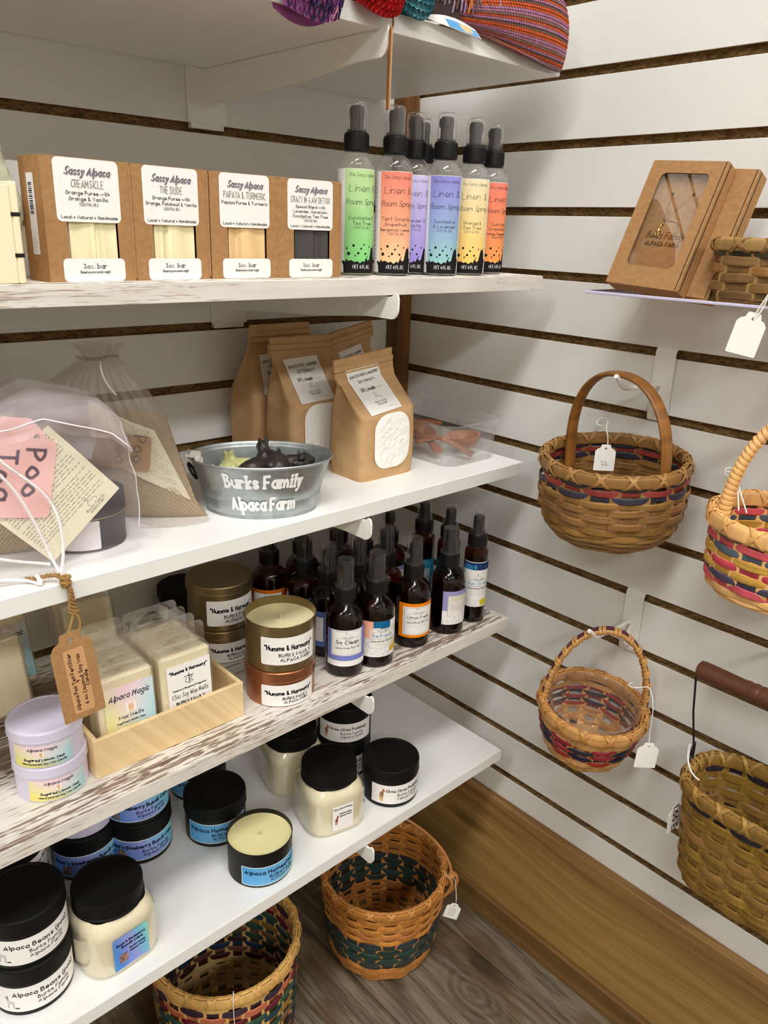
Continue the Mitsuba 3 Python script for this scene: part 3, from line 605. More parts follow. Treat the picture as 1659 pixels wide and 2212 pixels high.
tin(-.402, -.2437, z4, 'cu', .0402, .0435, .0125, 'copper_tin', 'copper coloured candle tin with lid under the open gold candle', art=CA, turn=16)
tin(-.4008, -.2437, z4+.0436, 'go', .0405, H0, 0, 'gold_tin', 'open gold candle tin with cream wax and a wick, on the copper tin', lid=False, wax=.0455, art=art_humms(.066, .0335, .0265), turn=15)
tin(-.4045, -.1225, z4, 'gs', .0398, .0435, .0110, 'gold_tin', 'closed gold candle tin at the bottom of the rear gold stack', art=CA, turn=20)
tin(-.4055, -.1215, z4+.0436, 'gt', .0403, .0590, .0115, 'gold_tin', 'taller closed gold candle tin on top of the rear gold stack', art=art_humms(.066, .033, .0245), turn=24)
k = tin(-.4105, -.043, z4, 'bt', .0355, .062, .013, 'black_tin', 'black candle tin half hidden behind the tall gold tin')
m = MB(); patch(m, cylmap(.0347, .026, toward(-.4105, -.043, -62)), .026, .036, lin(214, 210, 212), .002); emit(k + '__label', m, 'vc_paper', mov(-.4105, -.043, z4))
def magic(s, t):
    y, p, b, wv = lin(230, 220, 120), lin(238, 202, 212), lin(164, 212, 224), lin(230, 228, 228)
    a = np.clip(1.25*(1-s) - .9*t + .02, 0, 1)[..., None]; c = np.clip(1.5*t*(1-np.abs(s-.45)*1.2) - .45, 0, 1)[..., None]; d = np.clip(1.3*s - .6*t - .2, 0, 1)[..., None]
    return np.clip(wv*(1-np.minimum(a+c+d, 1)) + y*a + p*c + b*d*(1-a), 0, 1)
def rays(m, fn, w, h, seed=1):
    g = np.random.default_rng(seed)
    for i in range(7):
        p, q = (g.uniform(-.48, .48)*w, g.choice([-.49, .49])*h), (g.choice([-.49, .49])*w, g.uniform(-.48, .48)*h); line(m, fn, [p, q], .00025, lin(244, 242, 236))
def face(m, fn, x, y, s, c=((222, 170, 110), (238, 206, 160), (196, 128, 84))):
    fill(m, fn, sg.box(x-4*s, y-4*s, x+4*s, y+5*s), lin(240, 232, 226)); fill(m, fn, sa.scale(sg.Point(x, y).buffer(2.3*s), 1, 1.3), lin(*c[0])); fill(m, fn, sg.Point(x, y-1.4*s).buffer(1.3*s), lin(*c[1]))
    for d in (-1, 1): fill(m, fn, sg.Polygon([(x+d*1.2*s, y+2.0*s), (x+d*2.2*s, y+4.4*s), (x+d*.5*s, y+2.8*s)]), lin(*c[2])); fill(m, fn, sg.Point(x+d*1.0*s, y+.3*s).buffer(.35*s), lin(40, 34, 34))
    fill(m, fn, sg.Point(x, y-1.3*s).buffer(.4*s), lin(60, 44, 40)); fill(m, fn, sg.box(x-2*s, y-4*s, x-.4*s, y-2.6*s), lin(150, 186, 130)); fill(m, fn, sg.box(x+.4*s, y-4*s, x+2.2*s, y-2.4*s), lin(236, 156, 130))
def art_magic(k, r, hb, a, M):
    zc = .0130; w, hh = .054, .0225; fn = cylmap(r, zc, a); m = MB(); patch(m, fn, w, hh, magic, .0008, nu=33, nv=10); l = emit(k + '__label', m, 'vc_paper', M)
    m = MB(); f2 = cylmap(r, zc, a, .00045); rays(m, f2, w, hh, 5); face(m, f2, -.001, .0025, .00060)
    ink(m, f2, 'Alpaca Magic', 0, .0062, .0030, .00055, lin(40, 36, 60), align=.5, slant=.35, sx=.9); hand(m, f2, 'Sugared Lemon Zest', .001, -.0042, .0023, .00045, lin(40, 36, 60)); ink(m, f2, '~ Hand poured Soy Wax Candle', 0, -.0082, .0018, .00045, lin(40, 36, 60), align=.5, slant=.3, fit=.042)
    emit(l + '__lettering', m, 'vc_paper', M)
tin(-.6605, -.2365, z4, 'lv', .0328, .0375, .0105, 'lilac_tin', 'lower of the two stacked lilac candle tins beside the pine tray', art=art_magic, turn=8)
tin(-.6615, -.2365, z4+.0375, 'lv', .0328, .0375, .0105, 'lilac_tin', 'upper of the two stacked lilac candle tins, under the kraft tag', art=art_magic, turn=-10)
# lowest shelf
R0 = .0383
CHO = art_white(.084, .0290, .0205, ['Choo Choo Pudding', 'Burks Family', 'Alpaca Farm'], STAND, -.033, .00155, [(206, 140, 60), (168, 132, 104), (150, 112, 84), (186, 120, 70)])
BEA = art_white(.104, .0300, .0205, ['Alpaca Beans (poo)', 'Burks Family', 'Alpaca Farm'], CRIA, -.034, .00125, [(176, 176, 174), (204, 204, 202), (150, 150, 150)])
HOM = art_blue(.080, .0285, .0195, ['Alpaca Homestead', 'BURKS FAMILY', 'ALPACA FARM'], homestead, False); BLU = art_blue(.096, .0290, .0205, ["Bean's Blueberry Bundt Cake", 'Burks Family', 'Alpaca Farm'], blueberry)
def bt(x, y, z, label, art, turn, **kw): return tin(x, y, z, 'bk', R0, H0, .0175, 'black_tin', label, art=art, turn=turn, **kw)
bt(-.2384, -.2655, z5, 'black candle tin lettered Choo Choo Pudding standing alone near the shelf end', CHO, 26)
bt(-.2505, -.1800, z5, 'black candle tin at the bottom of the stack behind the square jars', CHO, 10)
bt(-.2515, -.1825, z5+H0, 'black candle tin with white label on top of the stack behind the square jars', CHO, 2)
tin(-.4470, -.2621, z5, 'ob', .0388, .0480, 0, 'black_tin', 'open black candle tin with yellow wax and a wick', lid=False, wax=.0415, art=art_blue(.080, .0265, .0165, ['Alpaca Homestead', 'BURKS FAMILY', 'ALPACA FARM'], homestead, False), turn=26)
bt(-.4540, -.1732, z5, 'closed black candle tin with blue label behind the open candle', HOM, 4)
bt(-.4300, -.0880, z5, 'black candle tin with blue label deep in shade at the back wall', HOM, -20)
bt(-.5389, -.1380, z5, "black candle tin with lavender blue label at the bottom of the right blueberry stack", BLU, 8)
bt(-.5395, -.1375, z5+H0, "black candle tin with teal label on top of the right blueberry stack", BLU, 4)
bt(-.5990, -.1180, z5, "black candle tin with bright blue label behind the blueberry jar", BLU, 10)
tin(-.5985, -.1165, z5+H0, 'gl', .036, .046, .0125, 'lilac_tin', 'pale candle tin on top of the bright blue labelled black tin')
bt(-.7047, -.2437, z5, 'black candle tin lettered Alpaca Beans at the bottom of its stack', BEA, 8)
bt(-.7040, -.2422, z5+H0, 'black candle tin lettered Alpaca Beans on top of its stack', BEA, 6)
bt(-.6900, -.1500, z5, 'black candle tin behind the Alpaca Beans stack, at its bottom', None, 0)
bt(-.6905, -.1505, z5+H0, 'black candle tin behind the Alpaca Beans stack, on top', BEA, 60)

# ---------------------------------------------------------------- square mason jars with wax
def jar(x, y, yaw, label, art=None):
    k = thing('mason_jar_candle', label, 'jar candle'); M = mov(x, y, z5) @ rot([0, 0, 1], yaw)
    def body():
        m = MB(); P = [(0, .002), (.030, .002), (.0345, .0005), (.0365, .001), (.0385, .004), (.0390, .009), (.0388, .048), (.0378, .0545), (.0350, .0600), (.0325, .0630), (.0318, .0650)]
        for i in range(len(P)-1): pass
        return m.lathe(P, 72, sq=3.6)
    def glass(): return MB().lathe([(0, .0002), (.033, .0002), (.0375, .0006), (.0402, .0040), (.0407, .009), (.0405, .048), (.0395, .0552), (.0368, .0610), (.0340, .0642), (.0332, .0665)], 72, sq=3.6)
    emit(k + '__wax', shared('jw', 'jar_wax', body), '', M); emit(k + '__glass', shared('jg', 'clear_plastic', glass), '', M)
    def lid(): return MB().lathe([(.0325, .0648), (.0352, .0648), (.0358, .0654), (.0358, .0672), (.0348, .0680), (.0348, .0700), (.0352, .0705), (.0352, .0835), (.0345, .0848), (.0330, .0850), (.0322, .0843), (0, .0843)], 64)
    emit(k + '__lid', shared('jl', 'matte_lid', lid, 40), '', M)
    if art:
        fn = flatmap((.0409, 0, .028), (0, 1, 0), (0, 0, 1), .0003); art(k, fn, M)
def jart(kind):
    def f(k, fn, M):
        w, h = (.038, .040) if kind == 'blue' else (.029, .036); m = MB()
        if kind == 'blue': patch(m, fn, w, h, blueberry, .0006, nu=17, nv=10)
        else: patch(m, fn, w, h, PAPER, .0006, nu=2)
        l = emit(k + '__label', m, 'vc_paper', M); m = MB(); f2 = lambda u, v: fn(u, v) + A([.0002, 0, 0]); d = lin(44, 40, 60)
        if kind == 'blue':
            hand(m, f2, "Bean's Blueberry", 0, .0100, .0028, .0006, d, fit=.031); hand(m, f2, 'Bundt Cake', .001, .0052, .0028, .0006, d); hand(m, f2, 'Burks Family', .0065, -.0006, .0023, .0005, d, fit=.017); hand(m, f2, 'Alpaca Farm', .0065, -.0046, .0023, .0005, d, fit=.017)
            g = np.random.default_rng(2)
            for i in range(5):
                for j in range(5):
                    q = .55 + .45*g.random(); fill(m, f2, sg.box(-.0135+i*.0018, -.013+j*.0022, -.0117+i*.0018, -.0108+j*.0022), lin(196*q, 150*q, 144*q))
        else:
            hand(m, f2, 'Choo Choo Pudding', 0, .0125, .0020, .0004, d, fit=.025); hand(m, f2, 'Burks Family', .004, .0045, .0021, .00045, d, fit=.016); hand(m, f2, 'Alpaca Farm', .004, .0010, .0021, .00045, d, fit=.016); fill(m, f2, sa.translate(sa.scale(STAND, .00105, .00105, origin=(0, 0)), -.0125, -.0095), lin(150, 74, 66)); scrib(m, f2, -.007, .008, -.0145, .0009, .0002, GREY, 6)
        emit(l + '__lettering', m, 'vc_paper', M)
    return f
jar(-.3325, -.2495, math.degrees(toward(-.3325, -.2495, 26)), 'square mason jar candle with a small white label, front one of the pair', jart('white'))
jar(-.3250, -.1570, math.degrees(toward(-.3325, -.2495, 26)), 'square mason jar candle behind the white labelled jar, no label showing')
jar(-.6265, -.2530, math.degrees(toward(-.6265, -.253, 24)), 'square mason jar candle with a blue lavender label beside the Alpaca Beans stack', jart('blue'))

# ---------------------------------------------------------------- amber spray bottles
def amber_meshes(slim):
    r, hb = (.0162, .1010) if slim else (.0236, .0735); n = 's' if slim else 'r'
    if slim: P = [(0, .0005), (r-.002, .0005), (r, .0022), (r, hb), (r*.95, hb+.004), (.0112, hb+.0075), (.0105, hb+.009), (.0105, hb+.012)]; zc = hb + .0095
    else: P = [(0, .0008), (r-.004, .0004), (r-.001, .0016), (r, .004), (r, hb-.006), (r*.985, hb), (r*.90, hb+.007), (r*.72, hb+.0130), (.0118, hb+.0165), (.0108, hb+.019), (.0108, hb+.023)]; zc = hb + .0205
    g = shared('am'+n, 'amber_glass', lambda: MB().lathe(P, 56)); lv = hb*(.86 if slim else .80)
    L = shared('al'+n, 'vc_gloss', lambda: MB().lathe([(0, .003), (r-.0035, .003), (r-.0014, .006), (r-.0014, lv), (0, lv)], 40, (.010, .0045, .0015)))
    def collar():
        m = MB().lathe([(.0118, zc), (.0128, zc+.0003), (.0131, zc+.001), (.0131, zc+.0155), (.0124, zc+.0168), (.0104, zc+.0172), (.0098, zc+.018), (.0098, zc+.0205), (0, zc+.0206)], 40)
        return m.lathe([(.0062, zc+.0205), (.0060, zc+.0245), (.0072, zc+.025), (.0072, zc+.0400), (.006, zc+.0415), (0, zc+.0416)] if slim else [(.0060, zc+.0205), (.0058, zc+.0290), (.0068, zc+.0295), (.0068, zc+.0425), (.0056, zc+.0438), (0, zc+.0439)], 24)
    zt = .159 if slim else .1455
    def cap():
        m = MB()
        if slim: return m.lathe([(.0108, zc+.0178), (.0107, zc+.0182), (.0094, zt-.006), (.0082, zt-.002), (.0058, zt), (0, zt+.0002)], 40)
        return m.lathe([(.0128, zc+.0173), (.0130, zc+.0176), (.0130, zc+.0185), (.0108, zc+.0190), (.0099, zt-.0010), (.0094, zt), (.0030, zt), (.0024, zt-.0004), (0, zt-.0004)], 40)
    return g, L, shared('ac'+n, 'black_plastic', collar, 40), shared('ak'+n, 'cap_plastic', cap, 40)
scene['cap_plastic'] = {'type': 'blendbsdf', 'weight': .02, 'a': {'type': 'thindielectric', 'int_ior': 1.42}, 'b': two({'type': 'diffuse', 'reflectance': rgb((.75, .75, .78))})}
def bottle(x, y, label, art=None, turn=0., slim=False):
    k = thing('amber_spray_bottle', label, 'spray bottle', 'amber spray bottles crowded on the distressed shelf'); M = mov(x, y, z4)
    for p, d in zip(('bottle', 'liquid', 'pump_collar', 'clear_cap'), amber_meshes(slim)): emit(f'{k}__{p}', d, '', M @ rot([0, 0, 1], 700*x) if p == 'pump_collar' else M)
    if art: art(k, .0162 if slim else .0236, toward(x, y, turn), M)
def dots(m, fn, x0, x1, y0, y1, seed=0):
    g = np.random.default_rng(seed)
    for _ in range(int((x1-x0)*(y1-y0)/6e-6)): fill(m, fn, sg.Point(g.uniform(x0, x1), g.uniform(y0, y1)).buffer(.00035, quad_segs=2), lin(60, 60, 60))
def frame(m, fn, x0, y0, x1, y1, c=BLK): line(m, fn, [(x0, y0), (x1, y0), (x1, y1), (x0, y1), (x0, y0)], .00035, c)
def art_mist(kind):
    def f(k, r, a, M):
        W, H, zc = (.054, .048, .040) if kind != 'sun' else (.048, .066, .058); fn = cylmap(r, zc, a); f1 = cylmap(r, zc, a, .0004); f2 = cylmap(r, zc, a, .00055); m = MB(); T_ = MB()
        bx = lambda c, x0, y0, x1, y1: patch(m, f1, x1-x0, y1-y0, c, 0, nu=max(3, int(40*(x1-x0)/W)), cx=(x0+x1)/2, cy=(y0+y1)/2)
        if kind == 'clean':
            patch(m, fn, W, H, lin(122, 130, 200), 0, nu=33); bx(PAPER, -W/2, -H/2, W/2, -H/2+.0075); bx(PAPER, -.0205, -.0095, .0195, H/2-.0003); frame(T_, f2, -.0190, -.0080, .0180, H/2-.0018, lin(120, 116, 120)); t, tk = 'So Clean', BLK; y = .0065
        elif kind == 'citrus':
            patch(m, fn, W, H, lin(236, 132, 24), 0, nu=33); bx(PAPER, -.0205, -H/2+.004, .0215, H/2-.0045); frame(T_, f2, -.0185, -H/2+.0055, .0195, H/2-.006, lin(50, 48, 50)); t, tk = 'Citrus Fresh', BLK; y = .0035
        elif kind == 'refresh':
            patch(m, fn, W, H, PAPER, 0, nu=33); bx(lin(240, 176, 146), -W/2, .001, -.012, H/2); fill(m, f1, sg.box(-.013, .0155, .010, H/2).union(sg.Point(.003, .0165).buffer(.006)).intersection(sg.box(-.013, .01, .014, H/2)), lin(30, 100, 150)); bx(lin(222, 178, 60), .010, -.019, W/2, -.006)
            dots(T_, f2, -W/2+.001, .012, -H/2+.001, -.0135, 3); dots(T_, f2, -W/2+.001, -.0185, -.013, .001, 4); bx(lin(232, 230, 226), -.0175, -.0125, .020, .0145); frame(T_, f2, -.0170, -.0120, .0195, .0140, lin(90, 90, 96)); t, tk = 'Refresh', lin(70, 120, 176); y = .0035
        elif kind == 'sun':
            patch(m, fn, W, H, PAPER, 0, nu=33, nv=3); bx(lin(38, 52, 96), -W/2, .0215, W/2, H/2-.001); bx(lin(60, 178, 222), -W/2, .0215, -.004, .029); fill(m, f1, sg.box(-.006, .0245, .012, .0270).buffer(.0014), lin(60, 178, 222)); bx(lin(206, 196, 50), .0035, -.0310, .0150, -.0220); dots(T_, f2, -W/2, .003, -H/2+.001, -.022, 5); t, tk = 'Sun Dried', lin(40, 140, 170); y = .0005
        elif kind == 'blue':
            patch(m, fn, W, H, lin(92, 120, 190), 0, nu=33); bx(PAPER, -.0195, -H/2+.0075, .0205, H/2-.0075); t = None
        elif kind == 'aqua':
            patch(m, fn, W, .066, lin(40, 160, 206), 0, nu=33, nv=3); 
            for i in range(5): line(T_, f2, _cr(A([(-.02+i*.006, .030), (-.012+i*.006, .026), (-.006+i*.006, .029), (.002+i*.006, .022)])), .0006, lin(150, 220, 236))
            bx(lin(206, 222, 230), -.0115, -.030, .0135, .0195); frame(T_, f2, -.0105, -.029, .0125, .0185, lin(60, 70, 90)); t, tk = 'Sea Breeze', lin(40, 110, 140); t = 'S'; y = .002
        elif kind == 'dark':
            patch(m, fn, W, H, lin(150, 148, 196), 0, nu=33); bx(PAPER, -W/2, -H/2, W/2, -.004); dots(T_, f2, -W/2+.001, W/2-.001, -H/2+.001, -.0135, 8); bx(lin(222, 218, 214), -.0205, -.0125, .0195, H/2-.006); bx(lin(196, 190, 140), -.017, .010, .016, H/2-.008); frame(T_, f2, -.0200, -.0120, .0190, H/2-.0065, lin(100, 96, 110)); t = None
            for i in range(4): scrib(T_, f2, -.015, .014, .004-.0035*i, .0014, .0003, BLK, i)
        elif kind == 'orange':
            patch(m, fn, W, H, lin(214, 110, 30), 0, nu=33); bx(PAPER, -.0195, -H/2+.005, .0205, H/2-.005); t, tk = 'Citrus Fresh', BLK; y = .0035
        if t:
            if kind != 'aqua': logo(T_, f2, 0, y+.0095, .0014, lin(70, 68, 70), .0002); line(T_, f2, [(-.014, y+.0065), (-.007, y+.0065)], .00025); line(T_, f2, [(.007, y+.0065), (.014, y+.0065)], .00025)
            ink(T_, f2, t, 0, y-.0005, .0046 if kind != 'citrus' else .0052, .0008 if kind == 'clean' else .00055, tk, align=.5 if kind != 'aqua' else 1., fit=.030); line(T_, f2, [(-.0165, y-.0030), (.0165, y-.0030)], .0003)
            hand(T_, f2, 'Alpaca Dryer Ball Mist', 0, y-.0068, .0025, .00032, BLK, fit=.031, gap=3.0)
            for i in range(2 if kind != 'sun' else 4): scrib(T_, f2, -.012, .012, y-.0098-.0022*i, .0009, .00022, lin(150, 110, 90) if i == 0 else GREY, i+2)
        l = emit(k + '__label', m, 'vc_paper', M); emit(l + '__lettering', T_, 'vc_paper', M) if T_.n else None
    return f
AM = [(-.3165, -.2565, 'front amber bottle with periwinkle label lettered So Clean', 'clean', 10, 0), (-.2735, -.2640, 'front amber bottle with peach, blue and dotted label lettered Refresh', 'refresh', 24, 0),
      (-.2045, -.2585, 'amber bottle with orange bordered label lettered Citrus', 'citrus', 22, 0), (-.1425, -.2630, 'amber bottle with its label turned to the right, beside the slim bottles', 'dark', 52, 0),
      (-.0940, -.2680, 'slim dark bottle lettered Sun Dried at the shelf end', 'sun', 20, 1), (-.1032, -.2254, 'slim dark bottle directly behind the Sun Dried bottle', 'aqua', -30, 1), (-.1140, -.1860, 'slim dark bottle with bright aqua label behind the Citrus bottle', 'aqua', -2, 1),
      (-.2085, -.2095, 'amber bottle in the second row, between the Refresh and Citrus bottles', None, 0, 0), (-.2580, -.2120, 'amber bottle in the second row, directly behind the Refresh bottle', 'refresh', 95, 0), (-.3040, -.2080, 'second row amber bottle behind the So Clean bottle, a blue label strip showing', 'blue', -62, 0),
      (-.3040, -.1600, 'leftmost third row amber bottle, a strip of blue label showing', 'blue', 40, 0), (-.2560, -.1635, 'third row amber bottle under the bracket nose', None, 0, 0), (-.2060, -.1620, 'amber bottle in the third row, third from left, cap under the white shelf', None, 0, 0),
      (-.1520, -.1560, 'amber bottle in the third row, right end, violet label edge showing', 'dark', 20, 0), (-.3250, -.1120, 'amber bottle at the back left with orange and white label in shade', 'orange', -10, 0), (-.2720, -.1130, 'amber bottle at the back wall with orange label, second from left', 'orange', 0, 0), (-.2080, -.1120, 'amber bottle at the back wall, near the corner post', None, 0, 0)]
for x, y, lb, a, tn, sl in AM: bottle(x, y, lb, art_mist(a) if a else None, tn, bool(sl))

# ---------------------------------------------------------------- pine tray with wax melts
k = thing('pine_tray', 'shallow pine tray holding two columns of clear wax melt packs', 'tray'); X1, X2, Y1, Y2, TH = -.6286, -.4636, -.2625, -.1625, .0420
for nm, lo, hi in (('front_panel', (X1, Y1, 0), (X2, Y1+.005, TH)), ('back_panel', (X1, Y2-.005, 0), (X2, Y2, TH)), ('side_panel', (X1, Y1+.0052, 0), (X1+.005, Y2-.0052, TH)), ('side_panel', (X2-.005, Y1+.0052, 0), (X2, Y2-.0052, TH)), ('base_panel', (X1+.0052, Y1+.0052, .0005), (X2-.0052, Y2-.0052, .003))):
    emit(k + '__' + nm, MB().box(A(lo) + [0, 0, z4], A(hi) + [0, 0, z4], bev=.0007), 'pale_pine', smooth=False)
FW, FH, CW_, CH_ = .064, .110, .0605, .0865
def pack_meshes():
    hole = sg.Polygon([(-.013, .094), (.013, .094), (.004, .1015), (-.004, .1015)]).buffer(.002)
    fl = rrect(FW, FH, .007, cy=FH/2).difference(hole)
    Mf = Mt((0, .0095, 0), (1, 0, 0), (0, 0, 1), (0, -1, 0))
    def shell():
        m = MB().extrude(fl, .0004, M=Mf)
        q = np.linspace(0, 1, 7)
        for z0, z1 in ((.004, CH_),):
            for wd, d0, d1 in ((0, .0092, .0045), (.0012, .0045, -.0082), (.0035, -.0082, -.0098)):
                pass
        prof = [(0., .0093), (.0006, -.0070), (.0022, -.0092), (.0045, -.0098)]
        rings = [np.array(rrect(CW_-2*i, CH_-2*i, .006-i*.5, cy=CH_/2+.004).exterior.segmentize(.004).coords)[:-1] if False else np.array(rrect(CW_-2*i, CH_-2*i, .006-i*.5, cy=CH_/2+.004).exterior.coords)[:-1] for i, _ in prof]
        n = len(rings[0]); v = np.vstack([np.stack([r[:, 0], np.full(n, d), r[:, 1]], 1) for r, (_, d) in zip(rings, prof)])
        i, j = np.meshgrid(np.arange(len(prof)-1), np.arange(n), indexing='ij'); m.add(v, np.stack([i*n+j, i*n+(j+1) % n, (i+1)*n+(j+1) % n, (i+1)*n+j], -1).reshape(-1, 4))
        last = v[-n:]; m.add(np.vstack([last, last.mean(0)]), np.stack([np.arange(n), (np.arange(n)+1) % n, np.full(n, n)], 1)); return m
    def wax():
        m = MB(); w = lin(236, 224, 192)
        for a in (-1, 1):
            for b in range(3): m.box((a*.0143-.0135, -.0020, .0075+b*.0270), (a*.0143+.0135, .0080, .0075+b*.0270+.0258), w, bev=.0025)
        return m.box((-.0282, -.0088, .0065), (.0282, .0040, .0880), w, bev=.0030)
    return shared('pks', 'blister', shell, 30), shared('pkw', 'vc_satin', wax, False)
def pack(M, label, art=None):
    k = thing('wax_melt_pack', label, 'wax melts', 'clear clamshell packs of wax melts'); s, w = pack_meshes(); emit(k + '__clamshell', s, '', M); emit(k + '__wax', w, '', M)
    if not art: return
    fn = flatmap((0, -.0100, .0455), (1, 0, 0), (0, 0, 1)); f2 = flatmap((0, -.0100, .0455), (1, 0, 0), (0, 0, 1), .0006); m = MB(); d = lin(36, 34, 60)
    if art == 'magic':
        patch(m, fn, .0505, .0640, magic, .001, nu=21, nv=21, cx=.0015); l = emit(k + '__label', m, 'vc_paper', M); m = MB(); rays(m, f2, .049, .062, 3); face(m, f2, .002, .0065, .0013)
        ink(m, f2, 'Alpaca Magic', .001, .0180, .0060, .0008, d, align=.5, slant=.3, sx=.72, fit=.042); ink(m, f2, 'Wax Melts', .001, -.0035, .0036, .0006, d, align=.5, slant=.3); hand(m, f2, 'Sugared Lemon Zest', .001, -.0085, .0019, .00035, d)
        hand(m, f2, 'Burks Family', .002, -.0165, .0033, .0005, d); hand(m, f2, 'Alpaca Farm', .002, -.0222, .0033, .0005, d)
    else:
        patch(m, fn, .0490, .0640, PAPER, .001, nu=2, nv=2, cx=.0015); l = emit(k + '__label', m, 'vc_paper', M); m = MB()
        hand(m, f2, '"Humms & Harmony"', .001, .0225, .0040, .0007, BLK, fit=.042)
        line(m, f2, [(.001, .0195), (.001, .0075)], .0007); line(m, f2, [(-.004, .0165), (.006, .0165)], .0007); line(m, f2, _cr(A([(.001, .016), (.005, .0145), (.001, .0125), (.005, .0105), (.001, .0085), (-.003, .0105), (-.002, .0145)])), .0005)
        hand(m, f2, 'Tobacco & Bergamot Fragrance', .001, .0030, .0018, .00035, BLK, fit=.038); ink(m, f2, '1.5oz Soy Wax Melts', .001, -.0055, .0052, .0005, BLK, align=.5, sx=.55, slant=.1, fit=.042)
        hand(m, f2, 'BURKS FAMILY', .001, -.0130, .0034, .00055, BLK, fit=.032); hand(m, f2, 'ALPACA FARM', .001, -.0190, .0034, .00055, BLK, fit=.032)
    emit(l + '__lettering', m, 'vc_paper', M)
for c, (x, w) in enumerate(((-.5865, 'left'), (-.5215, 'right'))):
    for i in range(4):
        M = Mt((x + .0004*i, -.2435 + .0195*i, z4+.0042)) @ rot([0, 0, 1], -1 + i*.6) @ rot([1, 0, 0], -3.5)
        nm = ('front wax melt pack with the rainbow Alpaca Magic label', 'front wax melt pack with white label lettered Humms & Harmony')[c] if i == 0 else f'{("second", "third", "rearmost")[i-1]} wax melt pack from the front in the {w} column of the tray'
        pack(M, nm, (('magic', 'humms')[c] if i == 0 else None))
pack(Mt((-.548, -.052, z4+.0015)) @ rot([1, 0, 0], -14), 'wax melt pack with white label leaning at the back wall in shade', 'humms')
pack(Mt((-.548, -.079, z4+.0015)) @ rot([1, 0, 0], -14), 'clear wax melt pack leaning just behind the pine tray, right side', None)
pack(Mt((-.640, -.062, z4+.0015)) @ rot([0, 0, 1], 4) @ rot([1, 0, 0], -14), 'wax melt pack with rainbow label leaning at the back wall in shade', 'magic')
pack(Mt((-.662, -.112, z4+.0015)) @ rot([0, 0, 1], 6) @ rot([1, 0, 0], -12), 'wax melt pack in shade behind the kraft tag', None)

# ---------------------------------------------------------------- galvanised tub
k = thing('galvanised_tub', 'small oval galvanised tub lettered in white on the middle shelf', 'tub')
TA, TB, TZ = .0735, .0525, .0565; TM = Mt((-.4195, -.2395, z3)) @ rot([0, 0, 1], -36)
tp = [(0, .0035), (.745, .0035), (.750, .0002), (.775, 0), (.782, .0015), (.776, .0034), (.786, .0062), (.850, .0275), (.866, .0292), (.862, .0312), (.880, .0330), (.960, .0510), (.964, .0535), (1.0, .0548), (1.012, .0560), (1.006, .0574), (.994, .0572), (.972, .0535), (.880, .0325), (.775, .0062), (0, .0058)]
emit(k + '__tub', MB().lathe(tp, 96, sx=TA, sy=TB), 'galvanised', TM)
def tubmap(off):
    zz = [p[1] for p in tp[3:15]]; rr = [p[0] for p in tp[3:15]]
    def fn(u, v):
        a = -PI/2 + A(u)/TA; R = np.interp(v, zz, rr); return np.stack([(TA*R+off)*np.cos(a), (TB*R+off)*np.sin(a), A(v) + 0*a], -1)
    return fn
m = MB(); wht = lin(236, 238, 238)
for s, y, w in (('Burks Family', .0350, .086), ('Alpaca Farm', .0105, .078)):
    S, W = strokes(s, .0128, serif=True, align=.5, sx=.92, gap=3.0)
    for q in S: line(m, tubmap(.0007), np.stack([q[:, 0]*min(1, w/W)+.004, q[:, 1]+y], 1), .0032, wht, step=.002)
emit(k + '__lettering', m, 'vc_paper', TM)
m = MB(); h = [(-TA*.905, .0045*math.cos(t)*1.0, .038 + .008*math.sin(t)) for t in np.linspace(0, 2*PI, 24, endpoint=False)]
m.tube([(x - .004 - .004*math.sin(t), y*1.5 + .003, z) for (x, y, z), t in zip(h, np.linspace(0, 2*PI, 24, endpoint=False))], .0014, (.01, .01, .01), closed=True)
emit(k + '__handle', m, 'vc_satin', TM)
k = thing('cotton_pouch', 'white cotton cloth edge hanging over the left rim of the tub', 'cloth')
m = MB(); m.surf(lambda U, V: np.stack([-.0745+.004*np.sin(V*3) + .012*U - .003*np.sin(U*9), -.014+.022*V+.006*U, .0585 - .012*U*U - .004*np.sin(V*7)*U + .0015*np.sin(V*20)], -1), 14, 12, lin(226, 222, 214), th=.0008); m.tube(bez([(-.066, -.010, .057), (-.055, -.030, .0535), (-.045, -.036, .055)], 12), .0012, lin(232, 230, 224)); emit(k, m, 'vc_matte', TM)
def soap_lump(nm, loc, s, c, label, seed):
    g = np.random.default_rng(seed); m = MB()
    S_ = lambda r, p: manifold3d.Manifold.sphere(r, 24).translate(list(p)); H_ = lambda *q: manifold3d.Manifold.batch_hull(list(q))
    b = H_(S_(.0078, (-.006, 0, 0)), S_(.0088, (.006, .001, -.001)), S_(.0070, (.011, -.001, -.002))) + H_(S_(.0046, (-.0105, .001, .0045)), S_(.0040, (-.0125, .001, .0085)), S_(.0030, (-.0160, .001, .0075))) + H_(S_(.0018, (-.0118, .0035, .011)), S_(.0010, (-.0116, .0042, .0140))) + H_(S_(.0018, (-.0118, -.0015, .011)), S_(.0010, (-.0116, -.0022, .0140))) + H_(S_(.0040, (.002, -.006, .001)), S_(.0035, (.009, -.0065, 0)))
    t = b.refine_to_length(.002).to_mesh(); tm = trimesh.Trimesh(t.vert_properties[:, :3], t.tri_verts); trimesh.smoothing.filter_taubin(tm, iterations=14); tm.vertices += (meshkit.fbm(tm.vertices*520, 3, seed)-.5)[:, None]*.0014*unit(tm.vertices)
    k = thing(nm, label, 'soap', None); v = tm.vertices*s; cc = A(c)*(1 + .5*(g.random((len(v), 1)) < .12)); emit(k, MB().add(v, tm.faces, cc), 'vc_satin', Mt(loc) @ rot([0, 0, 1], seed*67))
dk = (.022, .018, .014)
